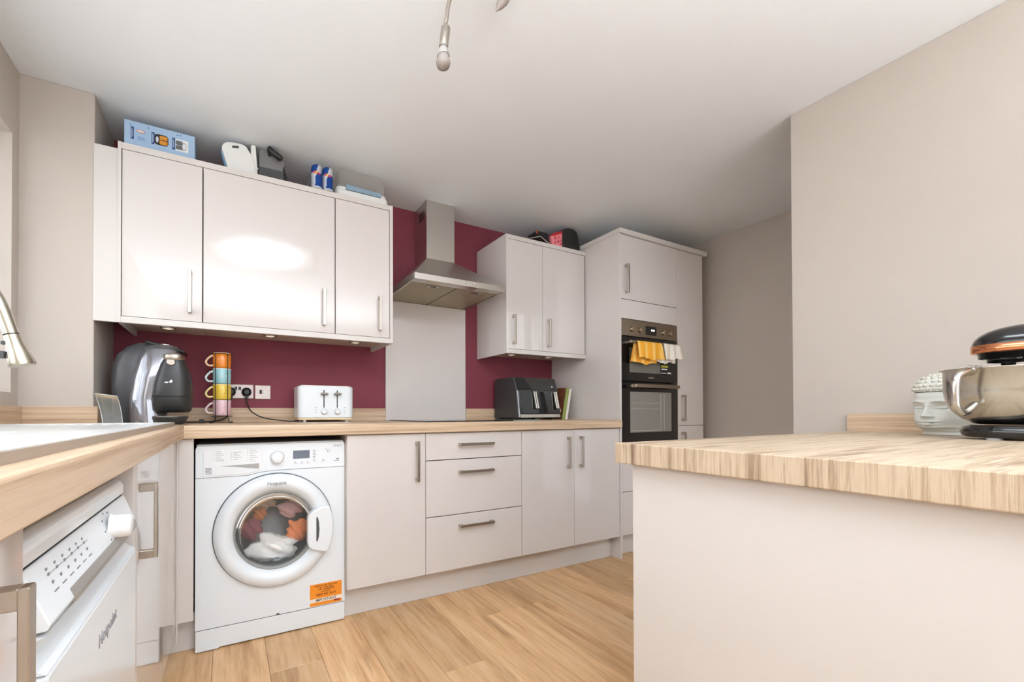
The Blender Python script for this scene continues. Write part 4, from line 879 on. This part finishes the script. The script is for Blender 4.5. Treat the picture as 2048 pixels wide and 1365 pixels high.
part('neck', MB().prism([(0.0984, 2.2503), (0.0975, 2.2931), (0.104, 2.301), (0.1126, 2.3025), (0.120, 2.298), (0.129, 2.1881), (0.128, TZ), (0.108, TZ), (0.108, 2.225)], 'y', 2.200, 2.215, 0.003), WH2, t)
part('pivot', MB().lathe([(0.001, -0.006), (0.005, -0.003), (0.006, 0), (0.005, 0.003), (0.001, 0.006)], (0.127, 2.195, 2.183), 16, 'y-'), WH2, t)
# dark appliance
t = above('hand_vacuum', 'charcoal hand-held appliance with tube handle on the wall cupboard', 'appliance', 0.195, 2.23)
bl = [(0.1371, TZ), (0.137, 2.2769), (0.1425, 2.287), (0.1488, 2.2925), (0.1725, 2.2975), (0.253, 2.2534), (0.2587, 2.2348), (0.2492, 2.2181), (0.2512, TZ)]
part('body', MB().prism(bl, 'y', 2.197, 2.27, 0.004), mat('soft_grey_plastic', '#7D7C7C', 0.28, coat=0.2, noise=0.04), t)
part('lower_shell', MB().prism([(0.136, TZ), (0.1365, 2.1985), (0.2515, 2.2015), (0.2525, TZ)], 'y', 2.1945, 2.272, 0.002), GREYPL, t)
part('skirt', MB().prism([(0.2477, 2.2265), (0.2553, 2.2255), (0.2708, 2.1795), (0.285, TZ), (0.2477, TZ)], 'y', 2.205, 2.26, 0.002), BLACK, t)
part('tube_handle', MB().tube([(0.1775, 2.176, 2.2905), (0.182, 2.175, 2.2875), (0.234, 2.172, 2.2520), (0.240, 2.172, 2.2475)], [0.011, 0.0135, 0.0145, 0.010], 20), BLACK, t)
part('handle_root', MB().prism([(0.172, 2.292), (0.184, 2.294), (0.190, 2.262), (0.178, 2.262)], 'y', 2.178, 2.205, 0.002), BLACK, t)
# two slim drink cans
BLUE = mat('can_blue', '#1F4FA6', 0.25, 0.6, noise=0.05); SILV = mat('can_silver', '#D5D8E0', 0.3, 0.5, noise=0.03); RED = mat('can_red', '#C8385A', 0.35, noise=0.05); ALU = mat('can_alu', '#C3C5C8', 0.25, 1.0); YEL = mat('can_yellow', '#E9C84A', 0.4)
def can(lab, cx, cy):
    t = thing('drink_can', lab, 'can', (cx, cy, TZ), 'slim drink cans on the wall cupboard')
    n, H, R = 48, 0.134, 0.0280
    zs = [0.008+0.122*k/24 for k in range(25)]; b = MB(); vs = []; 
    for z in zs:
        r = R if z < 0.122 else R-0.0035*(z-0.122)/0.008
        vs += [(cx+r*math.cos(2*PI*k/n), cy+r*math.sin(2*PI*k/n), TZ+z+0.002) for k in range(n)]
    bvs = [b.bm.verts.new(v) for v in vs]
    for j in range(24):
        zc = (zs[j]+zs[j+1])/2
        for k in range(n):
            fc = b.bm.faces.new([bvs[j*n+k], bvs[j*n+(k+1) % n], bvs[(j+1)*n+(k+1) % n], bvs[(j+1)*n+k]]); fc.smooth = True
            a_ = 2*PI*(k+0.5)/n - math.radians(-11); sn = math.sin(a_); x = math.cos(a_)*R*(1 if sn < 0 else -1)   # front pattern repeated on the back
            up_ = zc > 0.088
            edge = -0.002+(zc-0.088)*(0.28 if up_ else 0.09)
            mi = 0 if ((x < edge) == up_) else 1
            if 0.083 < zc < 0.093 and -0.019 < x < -0.003: mi = 2
            if 0.079 < zc < 0.090 and 0.001 < x < 0.017: mi = 2
            if 0.081 < zc < 0.092 and abs(x+0.001) < 0.003: mi = 3
            if zc < 0.016: mi = 1
            fc.material_index = mi
    o = part('body', b, [BLUE, SILV, RED, YEL], t)
    part('base_rim', MB().lathe([(0.020, 0), (0.0225, 0.001), (R, 0.0105)], (cx, cy, TZ), 40, cap1=False), ALU, t)
    part('top_rim', MB().lathe([(0.0228, 0.1315), (0.0225, H), (0.0205, H), (0.020, H-0.003)], (cx, cy, TZ), 40, cap0=False), ALU, t)
    part('ring_pull', MB().box(cx-0.008, cx+0.008, cy-0.012, cy+0.012, TZ+H-0.002, TZ+H, 0.001), ALU, t)
can('blue and silver slim drink can, the one nearer the pillar', 0.4115, 2.163)
can('blue and silver slim drink can, the one beside the clear tub', 0.4685, 2.163)
o = part('grey_card', MB().prism([(0.345, TZ), (0.385, TZ+0.10), (0.389, TZ+0.10), (0.389, TZ)], 'y', 2.22, 2.26), mat('grey_card', '#6C6A70', 0.6), None, loc=(0.37, 2.24, TZ)); o.name = 'card_wedge'; tag(o, 'small grey wedge of card leaning behind the drink cans', 'card')
# clear tub with white base and blue clip
t = above('cake_box', 'clear plastic box on white base with blue clip on the cupboard by the hood', 'container', 0.665, 2.26)
part('base_tray', MB().prism(rrect(0.514, 0.819, 2.176, 2.36, 0.03), 'z', TZ, 2.178, 0.006), WH2, t)
part('rim', MB().prism(rrect(0.519, 0.811, 2.180, 2.356, 0.03), 'z', 2.1785, 2.196, 0.006), WH2, t)
part('clip', MB().prism([(0.570, 2.178), (0.772, 2.178), (0.772, 2.198), (0.570, 2.205)], 'y', 2.168, 2.182, 0.003), mat('clip_blue', '#8AA5B8', 0.4), t)
def frus(a, z0, z1, ins, thk=0):
    x0, x1, y0, y1 = a
    r0 = [(p[0], p[1], z0) for p in rrect(x0, x1, y0, y1, 0.025)]; r1 = [(p[0], p[1], z1) for p in rrect(x0+ins, x1-ins, y0+ins, y1-ins, 0.025)]
    return MB().rings([r0, r1], True, False, True)
part('clear_cover', frus((0.526, 0.806, 2.185, 2.350), 2.194, 2.291, 0.008), glass('tub_clear', (0.99, 0.98, 0.95), 0.25, 0.3, 0.16), t)

# ================================================================== ON TOP OF THE RIGHT WALL CUPBOARD
t = above('lunch_bag', 'black bag with pink and red ring-patterned side on the two-door cupboard', 'bag', 2.18, 2.19)
q = 0.984
def pud(poly, y0, y1, bev): return MB().prism(poly, 'y', y0, y1, bev)
part('bag_body', pud([(2.118, TZ), (2.119, 2.258), (2.14, 2.272), (2.18, 2.288), (2.222, 2.292), (2.262, 2.280), (2.283, 2.245), (2.296, 2.17), (2.299, TZ)], 2.165, 2.25, 0.012), mat('bag_black', '#211F20', 0.55, noise=0.3, nscale=30, bump=0.6, bscale=60), t)
PINK = mat('bag_pink', '#EE8790', 0.5, noise=0.06, nscale=40); RD = mat('bag_red', '#B9262F', 0.45, noise=0.1, nscale=30)
bp = part('side_panel', pud([(2.022, 2.140), (2.015, 2.195), (2.03, 2.214), (2.075, 2.232), (2.1175, 2.246), (2.1175, TZ), (2.03, TZ)], 2.158, 2.245, 0.008), PINK, t, 'pink panel with red rings')
part('red_top', pud([(2.0155, 2.199), (2.030, 2.2165), (2.075, 2.235), (2.1172, 2.249), (2.1172, 2.231), (2.075, 2.214), (2.035, 2.196)], 2.1555, 2.247, 0.004), RD, bp)
for x, z, r in ((2.049, 2.187, 0.0105), (2.079, 2.196, 0.007), (2.078, 2.168, 0.0095), (2.105, 2.178, 0.006), (2.10, 2.155, 0.008), (2.052, 2.159, 0.007)):
    part('ring_print', MB().lathe([(r, 0), (r, 0.0012), (r*0.55, 0.0012), (r*0.55, 0)], (x, 2.158, z), 18, 'y-', False, False), RD, bp)
o = part('black_box', MB().prism([(1.895, TZ), (1.885, 2.184), (1.893, 2.213), (1.906, 2.2165), (1.992, 2.2165), (2.006, 2.203), (2.014, 2.155), (2.014, TZ)], 'y', 2.175, 2.26, 0.003), mat('box_black', '#191718', 0.3, noise=0.1), None, loc=(1.95, 2.2, TZ)); o.name = 'storage_case'; tag(o, 'small glossy black case beside the bag on the two-door cupboard', 'case')
o2 = part('orange_edge', MB().box(1.893, 1.906, 2.1735, 2.1765, 2.196, 2.2155), mat('orange_trim', '#B5522E', 0.5), o)
b = MB().prism([(1.79, 2.132), (1.835, 2.147), (1.905, 2.171), (1.913, 2.171), (1.962, 2.148), (1.984, 2.139), (1.984, 2.134), (1.955, 2.142), (1.909, 2.164), (1.84, 2.140), (1.795, 2.128)], 'y', 2.150, 2.168, 0.001)
b.box(1.80, 1.985, 2.150, 2.168, TZ, 2.127, 0.002)
o = part('metal_tongs', b, mat('shiny_foil', '#C9C4BC', 0.15, 1.0, noise=0.1, nscale=50), None, loc=(1.89, 2.16, TZ)); tag(o, 'shiny folded metal kitchen tool lying in front of the black case', 'utensil')

# ================================================================== CEILING SPOTLIGHT
t = thing('ceiling_spotlight', 'brushed nickel ceiling spotlight with bent arms and frosted bulbs', 'ceiling light', (0.76, 0.96, ZC))
part('ceiling_plate', MB().lathe([(0.05, 0), (0.05, -0.018), (0.04, -0.024)], (0.76, 0.96, ZC), 32), STEEL, t)
def arm(p_end, bend, joint, hold0, hold1, eq, tip, candle=False):
    part('arm', MB().tube(smooth_path([(0.76, 0.96, ZC-0.02), p_end, bend, joint], 5), 0.0062, 12), NICKEL, t)
    part('joint', MB().tube([joint, ((Vector(joint)+Vector(hold0))/2)[:], hold0], 0.0045, 10), CHROME, t)
    ho = part('lamp_holder', MB().tube([hold0, (Vector(hold0)+(Vector(hold1)-Vector(hold0))*0.03)[:], (Vector(hold0)+(Vector(hold1)-Vector(hold0))*0.06)[:], hold1], [0.010, 0.0135, 0.0145, 0.0145], 24), NICKEL, t)
    h1, e, tp = Vector(hold1), Vector(eq), Vector(tip); ax = (tp-h1).normalized(); L = (tp-h1).length
    if not candle:
        bu = part('bulb', MB().tube([h1, h1+ax*L*.08, h1+ax*L*.30, h1+ax*L*.42], [0.011, 0.013, 0.0185, 0.0195], 24), mat('bulb_mirror', '#E4E3E0', 0.15, 0.85, noise=0.02), t)
        part('bulb_face', MB().tube([h1+ax*L*.42, h1+ax*L*.52, h1+ax*L*.70, h1+ax*L*.86, h1+ax*L*.96, tp], [0.0165, 0.0185, 0.0225, 0.0195, 0.011, 0.001], 28), FROST, bu)
    else:
        part('bulb', MB().tube([h1, h1+ax*L*.2, h1+ax*L*.45, h1+ax*L*.7, h1+ax*L*.9, tp], [0.011, 0.016, 0.0175, 0.0125, 0.005, 0.0008], 24), FROST, t)
FROST = mat('frosted_bulb', '#8F857E', 0.5, noise=0.02)
arm((0.625, 1.070, 2.262), (0.597, 1.0895, 2.165), (0.596, 1.089, 2.152), (0.596, 1.089, 2.146), (0.590, 1.093, 2.086), (0.59, 1.093, 2.068), (0.589, 1.094, 2.017))
arm((0.785, 0.975, 2.30), (0.79, 0.985, 2.295), (0.787, 0.986, 2.290), (0.785, 0.987, 2.288), (0.768, 0.998, 2.255), (0.75, 1.01, 2.22), (0.733, 1.020, 2.193), True)

# ================================================================== STAND MIXER
MX, MY = 1.907, 0.295
t = thing('stand_mixer', 'black stand mixer with copper band on the peninsula', 'mixer', (MX, 0.15, PZ))
MBK = mat('mixer_black', '#1A1A1B', 0.12, coat=0.5, noise=0.1, nscale=60)
COP = mat('copper_band', '#D98F66', 0.18, 1.0, noise=0.05, nscale=20)
def stad(xc, w_, y0, y1, z, n=40):
    # stadium-like outline along y
    out = []
    for k in range(n):
        a = 2*PI*k/n; c, s = math.cos(a), math.sin(a)
        out.append((xc+w_*c*abs(c)**-0.15 if abs(c) > 1e-6 else xc, ((y1-w_)+w_*s) if s >= 0 else ((y0+w_)+w_*s), z))
    return out
part('base', MB().rings([stad(MX, w_, y0, y1, z) for w_, y0, y1, z in ((0.078, -0.03, 0.365, PZ+0.006), (0.086, -0.04, 0.374, PZ+0.010), (0.088, -0.042, 0.378, PZ+0.022), (0.085, -0.04, 0.374, PZ+0.034), (0.075, -0.03, 0.362, PZ+0.040))]), MBK, t)
for y in (-0.0, 0.31):
    for x in (MX-0.055, MX+0.055): part('foot', MB().cyl((x, y, PZ), (x, y, PZ+0.0065), 0.014, 0.014, 16), WHITEPL, t)
part('column', MB().rings([stad(MX, w_, y0, y1, z) for w_, y0, y1, z in ((0.06, -0.03, 0.13, PZ+0.039), (0.05, -0.02, 0.12, PZ+0.10), (0.048, -0.02, 0.12, PZ+0.20), (0.052, -0.03, 0.13, 1.118))]), MBK, t)
part('motor_head', MB().rings([stad(MX, w_, y0, y1, z) for w_, y0, y1, z in ((0.0655, -0.06, 0.3555, 1.144), (0.0652, -0.059, 0.3545, 1.152), (0.0635, -0.056, 0.3505, 1.162), (0.0595, -0.05, 0.343, 1.172), (0.0525, -0.04, 0.331, 1.1815), (0.042, -0.025, 0.314, 1.189), (0.028, -0.005, 0.292, 1.194), (0.012, 0.02, 0.268, 1.1965), (0.002, 0.03, 0.25, 1.197))]), MBK, t)
part('copper_band', MB().rings([stad(MX, w_, y0, y1, z) for w_, y0, y1, z in ((0.0655, -0.06, 0.3555, 1.1225), (0.067, -0.062, 0.357, 1.1235), (0.067, -0.062, 0.357, 1.1450), (0.0655, -0.06, 0.3555, 1.1458))]), COP, t, 'polished copper trim band')
part('under_shell', MB().rings([stad(MX, w_, y0, y1, z) for w_, y0, y1, z in ((0.045, -0.03, 0.338, 1.106), (0.050, -0.035, 0.345, 1.108), (0.051, -0.036, 0.346, 1.120), (0.063, -0.058, 0.353, 1.124))]), MBK, t)
part('drive_hub', MB().lathe([(0.036, 1.106), (0.036, 1.097), (0.012, 1.095), (0.012, 1.082)], (MX, MY, 0), 28), BLACKGLOSS, t)
part('shaft', MB().cyl((MX, MY, 1.098), (MX, MY, 1.05), 0.009, 0.009, 16), CHROME, t)
t = thing('mixing_bowl', 'stainless steel mixing bowl with handle under the mixer head', 'bowl', (MX, MY, PZ+0.041))
BST = mat('bowl_steel', '#C2BEB6', 0.2, 1.0, noise=0.05, nscale=8, stretch=(1, 1, 12))
part('bowl', MB().lathe([(0.050, 0.9275), (0.060, 0.930), (0.080, 0.944), (0.098, 0.965), (0.108, 0.990), (0.1125, 1.02), (0.1135, 1.075), (0.1195, 1.0795), (0.1195, 1.0815), (0.113, 1.0810), (0.1105, 1.070), (0.1095, 1.02), (0.105, 0.99), (0.095, 0.967), (0.078, 0.948), (0.05, 0.934)], (MX, MY, 0), 72), BST, t)
a = math.radians(158); ca, sa = math.cos(a), math.sin(a)
def hp_(r, z): return (MX+r*ca, MY+r*sa, z)
part('handle', MB().tube(smooth_path([hp_(0.112, 1.069), hp_(0.135, 1.068), hp_(0.156, 1.058), hp_(0.163, 1.035), hp_(0.163, 0.995), hp_(0.158, 0.972), hp_(0.138, 0.960), hp_(0.104, 0.981)], 6), 0.0094, 14), BST, t)
t = thing('wire_whisk', 'wire whisk resting inside the steel mixing bowl', 'whisk', (MX, MY+0.03, 1.0))
for k, (y0, y1, top) in enumerate(((0.391, 0.350, 1.0915), (0.381, 0.342, 1.0945), (0.369, 0.337, 1.092))):
    part('wire', MB().tube(smooth_path([(MX-0.01+0.012*k, y0, 1.01), (MX-0.01+0.012*k, y0-0.002, 1.07), (MX-0.005+0.01*k, y0-0.014, top-0.004), (MX, (y0+y1)/2-0.005, top), (MX, y1, top-0.004), (MX, y1-0.015, 1.06)], 5), 0.0011, 6), CHROME, t)

# ================================================================== WHITE HEAD JAR
hx, hy, hz = 2.125, 0.445, PZ
t = thing('head_jar', 'white ceramic serene head ornament with curled hair lid by the mixer', 'ornament', (hx, hy, hz))
CER = mat('white_ceramic', '#DEE0D9', 0.35, noise=0.02, nscale=20)
FD = Vector((-0.935, 0.355, 0)).normalized(); SD = Vector((-FD.y, FD.x, 0))   # face direction, side
def g(x, s): return math.exp(-(x/s)**2)
def headpt(ang, z):
    # ang from the face direction, z 0..1 jar height (0 base, 1 lid line); returns local (forward, side, z)
    zz = z*0.139
    # outline: forward/back/half-width at this height
    def lerp(tab, z):
        for (a, va), (b_, vb) in zip(tab, tab[1:]):
            if z <= b_: k = (z-a)/(b_-a); k = k*k*(3-2*k); return va+(vb-va)*k
        return tab[-1][1]
    fwd = lerp([(0, 0.052), (0.06, 0.050), (0.12, 0.060), (0.20, 0.077), (0.32, 0.080), (0.5, 0.078), (0.62, 0.0775), (0.72, 0.081), (0.9, 0.080), (1, 0.0765)], z)
    bck = lerp([(0, 0.058), (0.1, 0.060), (0.4, 0.072), (0.7, 0.082), (1, 0.078)], z)
    wid = lerp([(0, 0.054), (0.07, 0.051), (0.2, 0.055), (0.4, 0.064), (0.65, 0.068), (1, 0.066)], z)
    c, s = math.cos(ang), math.sin(ang)
    pw = 0.86
    f = (fwd if c > 0 else bck)*abs(c)**pw*(1 if c > 0 else -1); sd = wid*abs(s)**pw*(1 if s > 0 else -1)
    if c > 0:
        lat = sd/0.066
        nose = 0.025*g(lat, 0.13+0.05*max(0, 0.62-z))*(max(0, min(1, (0.80-z)/0.36)) if z > 0.445 else max(0, min(1, (z-0.375)/0.07)))
        nost = 0.006*(g(abs(lat)-0.17, 0.07))*g(z-0.435, 0.035)
        eye = -0.0125*g(abs(lat)-0.43, 0.24)*g(z-0.655, 0.065)
        lidb = 0.0075*g(abs(lat)-0.43, 0.19)*g(z-0.640, 0.035)
        lash = -0.0045*g(abs(lat)-0.43, 0.20)*g(z-0.612-0.02*(lat*lat), 0.010)
        brow = 0.0060*g(abs(lat)-0.42, 0.30)*g(z-0.775-0.02*g(abs(lat)-0.42, 0.2), 0.030)
        lipu = 0.0115*g(lat, 0.26)*g(z-0.318-0.012*g(abs(lat)-0.09, 0.05), 0.026); lipl = 0.0115*g(lat, 0.22)*g(z-0.248, 0.028)
        lipg = -0.0075*g(lat, 0.28)*g(z-0.284, 0.012)
        chin = 0.008*g(lat, 0.25)*g(z-0.17, 0.05); under = -0.007*g(lat, 0.3)*g(z-0.205, 0.018)
        cheek = 0.004*g(abs(lat)-0.55, 0.25)*g(z-0.42, 0.14)
        f += nose+nost+eye+lidb+lash+brow+lipu+lipl+lipg+chin+under+cheek
    else:
        pass
    p = Vector((hx, hy, hz))+FD*f+SD*sd; return (p.x, p.y, hz+0.001+zz)
b = MB(); NA, NZ = 150, 110
b.rings([[headpt(2*PI*((k/NA) + 0.030*math.sin(4*PI*k/NA)*0), j/NZ) for k in range(NA)] for j in range(NZ+1)])
part('face', b, CER, t)
def surf(lat, z, out=0.0):
    lo_, hi_ = 0.0, PI/2
    for _ in range(30):
        mid = (lo_+hi_)/2; q = Vector(headpt(mid, z)) - Vector((hx, hy, 0))
        if q.dot(SD)/0.066 < abs(lat): lo_ = mid
        else: hi_ = mid
    q = Vector(headpt(mid if lat >= 0 else -mid, z)); return q + FD*out
fe = MB()
for sg in (-1, 1):
    br = [surf(sg*(0.13+0.62*k/10), 0.735+0.055*math.sin(PI*(0.15+0.8*k/10)), 0.0004) for k in range(11)]
    fe.tube(br, [0.0008+0.0016*math.sin(PI*k/10) for k in range(11)], 8)
    ly_ = [surf(sg*(0.20+0.50*k/10), 0.650-0.030*math.sin(PI*k/10)+0.012*k/10, 0.0006) for k in range(11)]
    fe.tube(ly_, [0.0005+0.0014*math.sin(PI*k/10) for k in range(11)], 8)
part('brows_and_eyelids', fe, CER, t)
li = MB()
for zc_, hw, r_ in ((0.318, 0.30, 0.0046), (0.248, 0.24, 0.0052)):
    pts_ = [surf(hw*(k/6-1), zc_+(0.012*abs(k/6-1) if zc_ < 0.3 else -0.010*abs(k/6-1)), -0.001) for k in range(13)]
    li.tube(pts_, [0.0008+(r_-0.0008)*math.sin(PI*k/12) for k in range(13)], 10)
part('lips', li, CER, t)
ea = MB()
for s in (-1, 1):
    c = Vector((hx, hy, hz+0.078))+SD*(0.066*s)-FD*0.012
    ea.tube(smooth_path([c+FD*0.006+Vector((0, 0, 0.022)), c-FD*0.008+Vector((0, 0, 0.024))+SD*(0.006*s), c-FD*0.014+Vector((0, 0, 0.004))+SD*(0.007*s), c-FD*0.004+Vector((0, 0, -0.022))+SD*(0.004*s), c+FD*0.004+Vector((0, 0, -0.036))], 5), 0.0055, 10)
part('ears', ea, CER, t)
part('lid_gap', MB().rings([[(hx+(Vector(headpt(2*PI*k/48, 1))-Vector((hx, hy, 0))).x*0.97, hy+(Vector(headpt(2*PI*k/48, 1))-Vector((hx, hy, 0))).y*0.97, z) for k in range(48)] for z in (hz+0.139, hz+0.1425)]), DARK, t)
ld = MB(); prof_l = [(1.0, 0.1425), (1.01, 0.148), (0.99, 0.158), (0.93, 0.170), (0.80, 0.183), (0.60, 0.192), (0.35, 0.1975), (0.15, 0.1995), (0.01, 0.200)]
rim_ = [Vector(headpt(2*PI*k/64, 1))-Vector((hx, hy, 0)) for k in range(64)]
ld.rings([[(hx+p.x*s, hy+p.y*s, hz+z) for p in rim_] for s, z in prof_l])
lid = part('hair_lid', ld, CER, t)
cu = MB()
for (s, z), n in (((1.005, 0.1505), 34), ((0.965, 0.1625), 32), ((0.87, 0.176), 28), ((0.72, 0.188), 22), ((0.52, 0.196), 16), ((0.31, 0.1985), 10), ((0.12, 0.2005), 5)):
    for k in range(n):
        i = (k+0.5*(n % 4 == 0))/n*64; p = rim_[int(i) % 64].lerp(rim_[(int(i)+1) % 64], i % 1)
        sp = bmesh.new(); bmesh.ops.create_icosphere(sp, subdivisions=1, radius=0.0066)
        for v in sp.verts: v.co += Vector((hx+p.x*s, hy+p.y*s, hz+z))
        cu.merge(sp, True)
part('hair_curls', cu, mat('curl_ceramic', '#D9D6C8', 0.4, noise=0.12, nscale=90), lid, kind='stuff')
